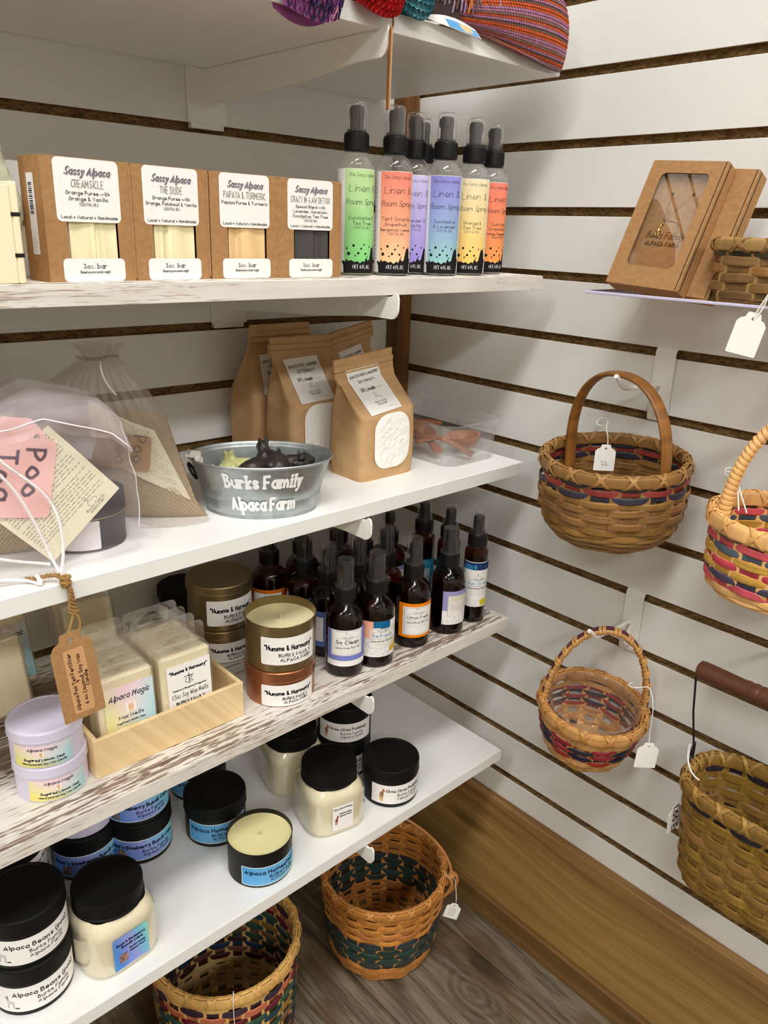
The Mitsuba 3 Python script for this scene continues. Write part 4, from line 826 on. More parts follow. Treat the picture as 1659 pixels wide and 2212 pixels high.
for i, (p, s, lb) in enumerate((((-.4350, -.2520, z3+.0490), 1.2, 'black moulded soap in the tub, leftmost of the dark ones'), ((-.4130, -.2480, z3+.0500), 1.45, 'largest black moulded soap in the middle of the tub'), ((-.3960, -.2600, z3+.0480), 1.1, 'black moulded soap right of the largest one in the tub'), ((-.3790, -.2600, z3+.0470), 1.0, 'round black soap at the right end of the tub'))): soap_lump('moulded_soap', p, s, dk, lb, i+3)
for i, (p, lb) in enumerate((((-.4500, -.2250, z3+.0440), 'pale green moulded soap at the left in the tub'), ((-.4370, -.2310, z3+.0450), 'pale yellow moulded soap beside the black ones in the tub'))): soap_lump('moulded_soap', p, 1.05, lin(176, 176, 120), lb, i+9)
m = MB()
for i in range(7): m.ball((-.42 + .012*(i % 4) - .01, -.235 - .006*(i//4), z3+.022 + .003*(i % 3)), (.014, .012, .011), jit(lin(90, 92, 70)))
emit(thing('soap_fill', 'heap of small soaps filling the bottom of the tub', 'soap', kind='stuff'), m, 'vc_satin')

# ---------------------------------------------------------------- kraft detergent bags
def det_bag(cx, cy, yaw, label, top=(.0, .012), ht=.145, tilt=0., crease=1., art=True, shrink=1.):
    k = thing('detergent_bag', label, 'bag of detergent', 'kraft bags of laundry detergent'); M = Mt((cx, cy, z3)) @ rot([0, 0, 1], yaw)
    W, D, HB = .086, .061, .0775
    def ctr(v): t = np.clip((v-HB)/(ht-.02-HB), 0, 1.2); return top[0]*t, top[1]*t
    def dep(v): return np.where(v < HB, D*(1 + .05*np.sin(PI*np.clip(v/HB, 0, 1))), np.maximum(.004, D*(1-np.clip((v-HB)/(ht-.024-HB), 0, 1))))
    def wid(v): return W*(1 + .02*np.sin(PI*np.clip(v/HB, 0, 1))) + .004*np.clip((v-HB)/(ht-HB), 0, 1)
    def ring(v, n=56):
        t = np.linspace(0, 2*PI, n, endpoint=False) + PI/4; sq = 9. if v < HB else 16
        c, s_ = np.cos(t), np.sin(t); q = (np.abs(c)**sq + np.abs(s_)**sq)**(-1/sq); w, d = wid(v), dep(v); x0, y0 = ctr(v)
        x, y = c*q*w/2, s_*q*d/2
        g = np.clip((v-HB*.8)/(ht-HB), 0, 1)*np.exp(-(y/(d*.5+.001))**2*3)*(np.abs(x) > w*.42); x = x - np.sign(x)*.010*g*crease*(v < ht-.03)
        return np.stack([x + x0, y + y0, np.full(n, v) + (x/W)*math.tan(math.radians(tilt))*W*np.clip(v/ht, 0, 1)], 1)
    vs = np.r_[0, .002, np.linspace(.006, HB-.004, 9), HB-.001, HB+.002, np.linspace(HB+.006, ht-.026, 8), ht-.022, ht-.0215, ht-.021, ht-.010, ht]
    R = np.array([ring(v) for v in vs]); g = np.random.default_rng(int(abs(cx)*1e4))
    ph = g.uniform(0, 6, 4); R[2:-5] += (np.sin(R[2:-5, :, [0]]*120 + R[2:-5, :, [2]]*90 + ph[0])*np.sin(R[2:-5, :, [2]]*150 - R[2:-5, :, [1]]*130 + ph[1]))*.0009*A([1, 1, 0])
    R[-5:-2, :, 1] += np.where(np.arange(56) < 0, 0, 0); n = 56; m = MB(); i, j = np.meshgrid(np.arange(len(vs)-1), np.arange(n), indexing='ij')
    m.add(R.reshape(-1, 3), np.stack([i*n+j, i*n+(j+1) % n, (i+1)*n+(j+1) % n, (i+1)*n+j], -1).reshape(-1, 4))
    for e in (0, -1): m.add(np.vstack([R[e], R[e].mean(0)]), np.stack([np.arange(n), (np.arange(n)+1) % n, np.full(n, n)], 1))
    x0, y0 = ctr(ht); 
    emit(k + '__bag', m, 'kraft_bag', M, smooth=38)
    m = MB()
    for zz in (ht-.0215, ht-.0145):
        m.box((x0-wid(ht)/2-.0008, y0-.0046, zz), (x0+wid(ht)/2+.0008, y0+.0046, zz+.0066), bev=.0008, M=np.eye(4) if not tilt else Mt((x0, y0, zz)) @ rot([0, 1, 0], -tilt) @ mov(-x0, -y0, -zz))
    emit(k + '__folded_top', m, 'kraft_bag', M, smooth=False)
    def front(off):
        def fn(u, v):
            u, v = A(u), A(v); x, y = ctr(v); return np.stack([u + x, y - dep(v)/2 - off, v + u*math.tan(math.radians(tilt))*np.clip(v/ht, 0, 1)], -1)
        return fn
    m = MB(); wp = rrect(.056, .066, .020, cx=.003, cy=.045); us = np.linspace(0, 1, 44)
    def win(U, V):
        a = V*2*PI; e = np.array(wp.exterior.coords); L = np.r_[0, np.cumsum(np.linalg.norm(np.diff(e, axis=0), axis=1))]; t = V*L[-1]
        px, py = np.interp(t, L, e[:, 0]), np.interp(t, L, e[:, 1]); x, y = .003 + (px-.003)*U, .045 + (py-.045)*U
        P = front(.0010)(x, y); P[..., 1] -= .0026*(1-U**6)*meshkit.fbm(np.stack([x*330, y*330, 0*x], -1), 3) ; return P
    m.surf(win, 26, 90, lambda U, V, P: lin(240, 240, 236)*np.ones(U.shape)[..., None]); emit(k + '__window', m, 'vc_matte', M)
    m = MB(); fn = lambda u, v: front(.0009)(u, v); lx, ly = -.004, .1045
    c, s_ = math.cos(math.radians(3)), math.sin(math.radians(3)); lf = lambda o: (lambda u, v: front(o)(lx + A(u)*c - A(v)*s_, ly + A(u)*s_ + A(v)*c))
    patch(m, lf(.0012), .0505, .0480, PAPER, .001, nu=5, nv=14); l = emit(k + '__label', m, 'vc_paper', M)
    if art:
        m = MB(); f2 = lf(.0016); hand(m, f2, 'GOATS MILK LAUNDRY', 0, .0140, .0036, .0004, fit=.043); hand(m, f2, 'DETERGENT', .001, .0075, .0038, .0004, fit=.026); hand(m, f2, '30 Loads', -.006, -.0008, .0033, .0005); scrib(m, f2, .005, .018, -.0005, .0012, .00025, BLK, 3)
        logo(m, f2, .001, -.0115, .0018); scrib(m, f2, .006, .020, -.0200, .0009, .0002, GREY, 8); emit(l + '__lettering', m, 'vc_paper', M)
det_bag(-.2415, -.2125, 0, 'front kraft detergent bag beside the clear tub, its powder window facing out', top=(-.006, .010), ht=.1420, tilt=6)
det_bag(-.2730, -.1240, -3, 'kraft detergent bag directly behind the galvanised tub', top=(.002, .014), ht=.1530, tilt=0)
det_bag(-.2800, -.0520, 0, 'kraft detergent bag at the back left against the slatted wall', top=(.008, -.010), ht=.1640, tilt=0)
det_bag(-.1650, -.0720, 12, 'kraft detergent bag at the back right by the wooden corner post', top=(.002, -.004), ht=.1560, tilt=7)
m = MB(); g = np.random.default_rng(8)
for _ in range(240):
    q = g.normal(0, [.009, .006]); s_ = g.uniform(.0003, .0009); m.ball((-.2960+q[0]*.8, -.2725+q[1]*.8, z3+s_*.4), (s_, s_, s_*.6), lin(240, 240, 238), 0)
for _ in range(60):
    q = g.normal(0, [.035, .018]); s_ = g.uniform(.0002, .0005); m.ball((-.27+q[0], max(-.297, -.272+q[1]*.5), z3+s_*.4), (s_, s_, s_*.5), lin(236, 236, 234), 0)
emit(thing('spilled_powder', 'white powder spilled on the shelf before the front detergent bag', 'powder', kind='stuff'), m, 'vc_paper')

# ---------------------------------------------------------------- clear tub of wooden scoops
k = thing('plastic_container', 'clear plastic food container of wooden scoops at the shelf end', 'container')
PC = (-.1095, -.1830); pw, pd, ph_ = .1045, .1720, .0535
def ring_rr(w, d, r, z, n=8): e = np.array(rrect(w, d, r, n).exterior.coords)[:-1]; return np.c_[e, np.full(len(e), z)]
def loft(m, rings, close0=False, close1=False, c=(.8, .8, .8)):
    n = len(rings[0]); v = np.vstack(rings); i, j = np.meshgrid(np.arange(len(rings)-1), np.arange(n), indexing='ij')
    m.add(v, np.stack([i*n+j, i*n+(j+1) % n, (i+1)*n+(j+1) % n, (i+1)*n+j], -1).reshape(-1, 4), c)
    for f, r in ((close0, rings[0]), (close1, rings[-1])):
        if f: m.add(np.vstack([r, r.mean(0)]), np.stack([np.arange(n), (np.arange(n)+1) % n, np.full(n, n)], 1), c)
    return m
m = loft(MB(), [ring_rr(pw-.014, pd-.014, .016, .0006), ring_rr(pw-.010, pd-.010, .018, .0020), ring_rr(pw-.0062, pd-.0062, .019, .0370)], close0=True)
loft(m, [ring_rr(pw-.0062, pd-.0062, .019, .0370), ring_rr(pw-.0030, pd-.0030, .020, .0376), ring_rr(pw-.0015, pd-.0015, .020, ph_-.002)])
loft(m, [ring_rr(pw-.0015, pd-.0015, .020, ph_-.002), ring_rr(pw+.0020, pd+.0020, .021, ph_-.0016), ring_rr(pw+.0022, pd+.0022, .021, ph_), ring_rr(pw-.0010, pd-.0010, .020, ph_)])
emit(k + '__body', m, 'haze_plastic', mov(*PC, z3))
def scoop(p, q, br, label, c=(150, 84, 52)):
    k = thing('wooden_scoop', label, 'scoop', 'reddish wooden scoops in the clear container'); p, q = A(p), A(q); d = unit(q-p); m = MB(); col = jit(lin(*c), .10)
    sd = unit(np.cross(d, [0, 0, 1])); upv = np.cross(sd, d); M = Mt(p, d, sd, upv)
    t = np.linspace(-PI/2, 0, 9); pr = [(br*math.cos(a), br*.8*math.sin(a)) for a in t] + [(br*.86, 0), (br*.8, -br*.2), (br*.55, -br*.55), (0, -br*.66)]
    emit(k + '__bowl', MB().lathe(pr, 28, col), 'vc_satin', M)
    L = np.linalg.norm(q-p); hp = np.array([(br*.85, 0, -.002), (L*.55, 0, .001), (L, 0, .0)])
    emit(k + '__handle', MB().sweep(bez(hp, 12), [(x*.0052, y*.0030) for x, y in zip(np.cos(np.linspace(0, 2*PI, 12, endpoint=False)), np.sin(np.linspace(0, 2*PI, 12, endpoint=False)))], col*.95, nrm=(0, 0, 1), scale=np.linspace(.8, 1.25, 12)), 'vc_satin', M)
bx_, by_ = PC
for a in (((bx_+.022, by_-.040, z3+.026), (bx_-.040, by_-.015, z3+.020), .0235, 'wooden scoop with the largest bowl, against the right front of the container'), ((bx_-.022, by_-.010, z3+.034), (bx_+.004, by_-.074, z3+.008), .0200, 'wooden scoop whose flat handle points down to the container front'),
          ((bx_-.024, by_+.040, z3+.036), (bx_+.030, by_+.010, z3+.030), .0190, 'wooden scoop at the back of the container, handle across'), ((bx_+.010, by_+.030, z3+.020), (bx_-.030, by_-.045, z3+.012), .0175, 'wooden scoop lying low in the container under the others')): scoop(*a)

# ---------------------------------------------------------------- organza gift bags
def weave_fn(c0, c1, sc):
    def fn(p, n, uv):
        q = dr.sin(uv.x*sc)*dr.sin(uv.y*sc); return mix(c0, c1, .5 + .5*q)
    return fn
def burlap_pillow(m, cen, e, w, h, th, lean=0., flare=0.):
    """a filled burlap pouch standing on the shelf: front and back cheeks meet in flat seams; threads run in both directions"""
    cen, e = A(cen), unit(A(e)); n = np.cross(e, [0, 0, 1.]); nn = n*math.cos(lean) - A([0, 0, 1.])*math.sin(lean)*-1; v = np.array([0, 0, 1.])*math.cos(lean) - n*math.sin(lean)
    def cheek(sg_):
        def fn(U, V):
            s = (U-.5)*2; t = V; hw = w/2*(1 - flare*t + .10*(1-np.clip(t*6, 0, 1))); b = np.maximum(0, (1-s**2))**.6*np.maximum(0, 1-(2*t-1)**4)**.5*(1 - .55*t)
            top = h*(1 + .05*np.cos(s*2.2)); z = t*top; bump = .00055*np.sign(np.sin(s*hw*2*900))*np.sign(np.sin(z*1500))
            return cen + (s*hw)[..., None]*e + z[..., None]*v + (sg_*(th/2*b + bump + .0006))[..., None]*n
        return fn
    colr = lambda U, V, P: lin(172, 150, 118)*(.80 + .26*((np.floor(U*150)+np.floor(V*130)) % 2) + .12*np.random.default_rng(3).random(U.shape))[..., None]
    for s_ in (1, -1): m.surf(cheek(s_), 300 if s_ > 0 else 24, 260 if s_ > 0 else 24, colr)
    return lambda u, t_: cheek(1)(A(u), A(t_))
# the pouch at the back, facing the camera
E1 = A([.759, -.651, 0]); B1 = A([-.4834, -.234, z3]); N1 = np.cross(E1, [0, 0, 1.])
k = thing('burlap_pouch', 'burlap pouch with a text sheet inside the sheer bag next to the tub', 'pouch'); m = MB(); cen = B1 - E1*.066 - N1*.004
f = burlap_pillow(m, cen, E1, .122, .104, .040, flare=.50); emit(k, m, 'vc_matte')
def onp(off, dx=0., dz=0., ang=0.):
    c, s_ = math.cos(math.radians(ang)), math.sin(math.radians(ang)); e2, v2 = E1*c + A([0, 0, s_]), A([0, 0, c]) - E1*s_
    return lambda u, v: cen + E1*dx + A([0, 0, dz]) + np.multiply.outer(A(u), e2) + np.multiply.outer(A(v), v2) + (off + .008*np.exp(-((dx+A(u)*c)/.05)**2*1.2))[..., None]*N1
k = thing('info_sheet', 'cream text sheet bent over the rear burlap pouch', 'paper'); m = MB(); cream = lin(232, 226, 200); 
def bent(off):
    c = A([(-.039, .073), (.0525, .019), (.023, .092), (-.039, .118)])
    def fn(u, v):
        a, b = (A(u)/.082+.5)[..., None], (A(v)/.066+.5)[..., None]; q = (c[0]*(1-a) + c[1]*a)*(1-b) + (c[3]*(1-a) + c[2]*a)*b; s, z = q[..., 0], q[..., 1]
        return cen + s[..., None]*E1 + z[..., None]*A([0, 0, 1.]) + (off + .0165*np.exp(-(s/.042)**2) - .002*(z > .09)*(z-.09)/.02)[..., None]*N1
    return fn
patch(m, bent(.0040), .082, .066, cream, 0, nu=25, nv=12); l = emit(k + '__sheet', m, 'vc_paper'); m = MB(); f3 = bent(.0046)
for i in range(17): scrib(m, f3, -.034, .034 - .006*(i % 5 == 4), .028 - .0031*i, .0011, .00030, lin(70, 66, 60), i)
emit(l + '__print', m, 'vc_paper')
k = thing('kraft_tag', 'kraft tag marked Poo Tea on the rear burlap pouch', 'tag'); m = MB(); fk = onp(.0165, -.006, .073, -7)
patch(m, fk, .052, .035, lin(166, 124, 78), .003, nu=9, nv=4); l = emit(k + '__card', m, 'vc_paper'); m = MB(); fk2 = onp(.0170, -.006, .073, -7); rotd = lambda fn: (lambda u, v: fn(A(v), -A(u)))
ink(m, rotd(fk2), 'Poo', -.004, .0105, .0105, .0013, lin(70, 52, 60), align=.5); ink(m, rotd(fk2), 'Tea', -.002, -.006, .0105, .0013, lin(70, 52, 60), align=.5); emit(l + '__lettering', m, 'vc_paper')
def sheer(key, outline, frame_, depth, mat, nu=40, nv=44, folds=9, seed=0, amp=.0022):
    """front and back sheets of a drawstring bag; outline gives (left, right) at each height"""
    o, e, n = (A(x) for x in frame_); hz = A([q[0] for q in outline]); lf = A([q[1] for q in outline]); rg = A([q[2] for q in outline]); dp = A([q[3] for q in outline]); g = np.random.default_rng(seed); ph = g.uniform(0, 6, 6)
    for nm, s_ in (('front_sheet', 1), ('back_sheet', -1)):
        def fn(U, V):
            z = hz[0] + (hz[-1]-hz[0])*V; a, b, d = np.interp(z, hz, lf), np.interp(z, hz, rg), np.interp(z, hz, dp); s = U
            fold = amp*(np.sin(s*folds*2*PI + ph[0] + V*5)*V**1.5 + .6*np.sin(s*5 + V*11 + ph[1])*np.sin(V*PI) + .5*np.abs(np.sin(s*13 + V*4 + ph[2]))*V)
            bul = depth*d*(np.maximum(0, 1-(2*s-1)**2))**.55
            return o + (a + (b-a)*s)[..., None]*e + A([0, 0, 1.])*z[..., None] + (s_*(bul + fold + .0006))[..., None]*n
        m = MB(); m.surf(fn, nu, nv); emit(key + '__' + nm, m, mat)
k = thing('organza_bag', 'grey sheer organza bag with a gathered neck around the rear burlap pouch', 'gift bag')
ol = [(.0005, -.142, .006, .8), (.02, -.140, -.010, 1), (.05, -.140, -.018, 1), (.085, -.142, -.026, .9), (.107, -.150, -.033, .7), (.135, -.140, -.051, .45), (.155, -.112, -.070, .3), (.161, -.104, -.074, .28), (.166, -.108, -.071, .3), (.172, -.114, -.068, .38)]
sheer(k, ol, (B1 + N1*.008, E1, N1), .034, 'organza_grey', folds=11, seed=3)
m = MB(); m.tube(bez([B1 + E1*x + N1*(.018 + .004*math.sin(x*90)) + A([0, 0, .160 + .002*math.sin(x*150)]) for x in np.linspace(-.108, -.068, 9)], 30), .0014, lin(170, 158, 152)); m.tube(bez([B1 + E1*-.085 + N1*.022 + A([0, 0, .158]), B1 + E1*-.081 + N1*.027 + A([0, 0, .142]), B1 + E1*-.072 + N1*.026 + A([0, 0, .128])], 14), .0010, lin(206, 196, 190)); emit(k + '__drawstring', m, 'vc_satin')
scene['organza_grey'] = organza(lin(170, 156, 146), .26)
k = thing('organza_bag', 'brownish sheer organza bag at the left edge of the picture, behind the front one', 'gift bag')
o3 = A([-.60, -.115, z3]); ol = [(.0005, -.14, .035, .9), (.05, -.14, .040, 1), (.09, -.14, .036, .8), (.118, -.14, .010, .5), (.134, -.14, -.022, .3), (.146, -.13, -.060, .2)]
sheer(k, ol, (o3, A([.85, -.53, 0]), np.cross(A([.85, -.53, 0]), [0, 0, 1.])), .030, 'organza_grey', seed=5)
# the front bag with its candle tin, burlap pouch, sheet and pink tag
BTN = (-.6000, -.2210)
k = tin(*BTN, z3, 'pt', .0355, .0500, .0185, 'black_tin', 'black candle tin with a gold line inside the front sheer bag')
m = MB(); m.tube([(.0362*math.cos(a), .0362*math.sin(a), .0317) for a in np.linspace(0, 2*PI, 60, endpoint=False)], .0005, (.42, .36, .12), 6, closed=True); emit(k + '__gold_line', m, 'vc_metal', mov(*BTN, z3))
m = MB(); patch(m, cylmap(.0347, .0165, toward(*BTN, -14)), .040, .0265, lin(226, 220, 224), .0015); emit(k + '__label', m, 'vc_paper', mov(*BTN, z3))
EF = unit(A([.93, -.37, 0])); NF = np.cross(EF, [0, 0, 1.])
k = thing('burlap_pouch', 'burlap pouch behind the pink tag in the front sheer bag', 'pouch'); m = MB(); burlap_pillow(m, A([-.672, -.205, z3+.001]), EF, .096, .112, .036, flare=.2); emit(k, m, 'vc_matte')
O2 = A([-.6400, -.2675, z3]); 
def fplane(off, dx, dz, ang):
    c, s_ = math.cos(math.radians(ang)), math.sin(math.radians(ang)); ex = A([1., 0, 0]); e2, v2 = ex*c + A([0, 0, s_]), A([0, 0, c]) - ex*s_
    return lambda u, v: O2 + ex*dx + A([0, 0, dz]) + np.multiply.outer(A(u), e2) + np.multiply.outer(A(v), v2) + A([0, -off, 0]) 
k = thing('info_sheet', 'cream text sheet tilted behind the pink tag in the front sheer bag', 'paper'); m = MB(); fp = fplane(0, -.004, .0650, 40.5)
patch(m, fp, .0820, .0840, cream, 0, nu=9, nv=3); l = emit(k + '__sheet', m, 'vc_paper'); m = MB(); f2 = fplane(.0005, -.004, .0650, 40.5)
for i in range(22):
    if i in (7, 13): continue
    scrib(m, f2, -.037, .036 - .010*(i % 4 == 3), .037 - .0030*i, .0013, .00034, lin(76, 72, 66), i+40)
logo(m, f2, .018, -.0325, .0020, lin(90, 86, 80)); emit(l + '__print', m, 'vc_paper')
k = thing('pink_tag', 'pink card tag hand lettered Poo Tea in the front sheer bag', 'tag'); fk = fplane(.0018, -.0315, .0855, 0)
tagp = rrect(.066, .064, .005, cy=-.002).union(sg.Polygon([(-.026, .028), (.026, .028), (.016, .040), (.010, .0455), (-.010, .0455), (-.016, .040)]).buffer(.0015)).difference(sg.Point(.0165, .0325).buffer(.0022)); m = MB(); fill(m, lambda u, v: fplane(.0018, -.0330, .0870, -12)(u, v), tagp, lin(240, 190, 186)); l = emit(k + '__card', m, 'vc_paper'); m = MB()
fk2 = rotd(fplane(.0023, -.0330, .0870, -12)); pk = lin(84, 62, 78)
ink(m, fk2, 'Poo', -.004, .0105, .0135, .0024, pk, align=.5, wob=.35, gap=3.6); ink(m, fk2, 'Tea', -.001, -.0105, .0135, .0024, pk, align=.5, wob=.35, gap=3.6); emit(l + '__lettering', m, 'vc_paper')
k = thing('organza_bag', 'large white sheer organza bag lying at the front left of the middle shelf', 'gift bag')
def fsheet(s_):
    zt = lambda x: np.interp(x, [-.78, -.72, -.668, -.645, -.592, -.566], [.135, .142, .1490, .1575, .1425, .1150])
    def fn(U, V):
        x = -.76 + .193*U; z = .0012 + (zt(x)-.0012)*V; b = (np.maximum(0, 1-(2*V-1)**8))**.5*(np.maximum(0, 1-np.clip((U-.88)/.12, 0, 1)**3))**.5
        w = .0016*(np.sin(U*31+V*9)*.6 + np.sin(U*17-V*23) + np.sin(V*29+U*7)*.7)*(.3+V); y = -.2405 + s_*(-.040)*b - .012*(V < .06) + w
        if s_ < 0: y = y + .012
        return np.stack([x + .004*np.sin(V*5), y, z3 + z], -1)
    return fn
for nm, s_ in (('front_sheet', 1), ('back_sheet', -1)): m = MB(); m.surf(fsheet(s_), 70, 50); emit(f'{k}__{nm}', m, 'organza')
m = MB(); f1 = fsheet(1); m.surf(lambda U, V: f1(U, .80 + .20*V - .05*U*(1-V)) + A([0, -.0025, 0]) + (.0012*np.sin(U*60+V*20))[..., None]*A([0, 1., 0]), 70, 10); emit(k + '__hem', m, 'organza_hem'); m = MB(); m.tube(f1(np.linspace(.2, .995, 60), np.full(60, .86) - .10*np.linspace(.2, 1, 60)**3) + A([0, -.003, 0]), .0007, lin(236, 228, 232), 5); m.tube(f1(np.full(30, .992), np.linspace(.12, .97, 30)) + A([0, -.001, 0]), .0006, lin(226, 218, 222), 5); emit(k + '__seam', m, 'vc_satin'); scene['organza_hem'] = organza(lin(230, 216, 222), .18)  # pale tubes along hem and side seam stand in for their white highlights
m = MB(); m.surf(lambda U, V: np.stack([-.572 + .034*U, -.262 + .030*V + .006*np.sin(U*7) + .010*U, z3 + .0015 + (.014*(1-U)+.006)*np.abs(np.sin(V*7+U*4))*(1-.5*U)], -1), 24, 24); emit(k + '__corner', m, 'organza')
m = MB(); sat = lin(238, 236, 238)
def px(x, z, y=-.2785): return A([x, y, z])
for P in ([px(-.700, -.270), px(-.676, -.300), px(-.660, -.340), px(-.6505, -.3735, -.284), px(-.6490, -.3795, -.290)], [px(-.690, -.262), px(-.6700, -.290), px(-.6480, -.318), px(-.6440, -.335, -.281), px(-.6440, -.362, -.282), px(-.6500, -.3780, -.288)], [px(-.700, -.352), px(-.682, -.360), px(-.6660, -.3660), px(-.6560, -.3680, -.284)], [px(-.720, -.362), px(-.690, -.3745), px(-.6720, -.3780, -.287), px(-.6690, -.3795, -.292)]):
    p = bez(P, 26); m.sweep(p, [(-.0013, 0), (0, .0003), (.0013, 0), (0, -.0003)], sat, nrm=(0, -1, .2))
m.sweep(bez([(-.6690, -.2880, z3+.008), (-.6680, -.2925, z3+.004), (-.6700, -.2955, z3+.0022)], 10), [(-.0022, 0), (0, .0003), (.0022, 0), (0, -.0003)], sat, nrm=(0, -.4, 1)); emit(k + '__ribbon', m, 'vc_satin')
k = thing('twine_tag', 'brown kraft tag with a text strip hanging by twine over the shelf edge', 'tag'); m = MB(); tw = lin(150, 116, 72)
core = bez([(-.6740, -.281, z3+.004), (-.6640, -.290, z3+.006), (-.6555, -.2965, z3+.0065), (-.6510, -.3030, z3+.001), (-.6490, -.3045, z3-.012), (-.6490, -.3050, -.4060)], 60)
t = np.linspace(0, 1, 60)
for q in range(3):
    a = t*38 + q*2.1; sp = np.where(t > .72, 1 + (t-.72)*6, 1); m.tube(core + np.stack([np.cos(a)*.0013*sp, np.sin(a)*.0009, np.sin(a)*.0005], 1), .0011, jit(tw, .12), 6)
for s_ in (-1, 1): m.tube(bez([(-.6490, -.3050, -.4050), (-.6490+s_*.0042, -.3050, -.4180), (-.6555 + s_*.0030, -.3052, -.4300)], 16), .0012, jit(tw, .12), 6)

for q in range(5): a = np.linspace(0, 2*PI, 18, endpoint=False); m.tube(np.stack([-.6520 + .0036*np.cos(a)*math.cos(q) , -.3030 + .0030*np.sin(a), z3 + .0035 - .0014*q + .0036*np.cos(a)*math.sin(q)*.6 + .003], -1), .0014, jit(tw, .12), 6, closed=True)
g = np.random.default_rng(6)
for _ in range(120): i = g.integers(8, 58); a = core[i] + g.normal(0, .0010, 3); m.tube([a, a + g.normal(0, .0012, 3), a + g.normal(0, .0019, 3)], .00010, tw*1.1, 3)
emit(k + '__twine', m, 'vc_matte')
tg = sg.Polygon([(-.0165, -.080), (.0165, -.080), (.0165, -.016), (.0135, -.0105), (.0085, -.008), (.0065, -.0020), (-.0065, -.0020), (-.0085, -.008), (-.0135, -.0105), (-.0165, -.016)]).buffer(.0012).difference(sg.Point(0, -.0075).buffer(.0026))
MT = Mt((-.6555, -.3058, -.4210)) @ rot([0, 1, 0], -4) @ rot([1, 0, 0], -3); Mz = MT @ Mt((0, 0, 0), (1, 0, 0), (0, 0, 1), (0, -1, 0))
emit(k + '__card', MB().extrude(tg, .0006), 'kraft', Mz, smooth=False)
tf = lambda off: (lambda u, v: xf(Mz, np.stack([A(u), A(v), np.full(np.shape(u), .0006+off)], -1).reshape(-1, 3)).reshape(*np.shape(u), 3))
m = MB(); patch(m, tf(.0003), .0175, .060, lin(196, 152, 108), .002, cx=.0005, cy=-.0455, nu=7, nv=16); l = emit(k + '__text_strip', m, 'vc_paper'); m = MB(); up90 = lambda fn: (lambda u, v: fn(.0005 - A(v), A(u) - .0455))
for s, y in (('Alpaca Poo Tea Fertilizer', .0033), ('&', .0003), ('6 oz Coconut Soy Wax', -.0040), ('Candle', -.0078)): hand(m, up90(tf(.0006)), s, 0, y, .0030 if s != '&' else .0020, .00045, lin(58, 38, 30), fit=.054)
emit(l + '__lettering', m, 'vc_paper')

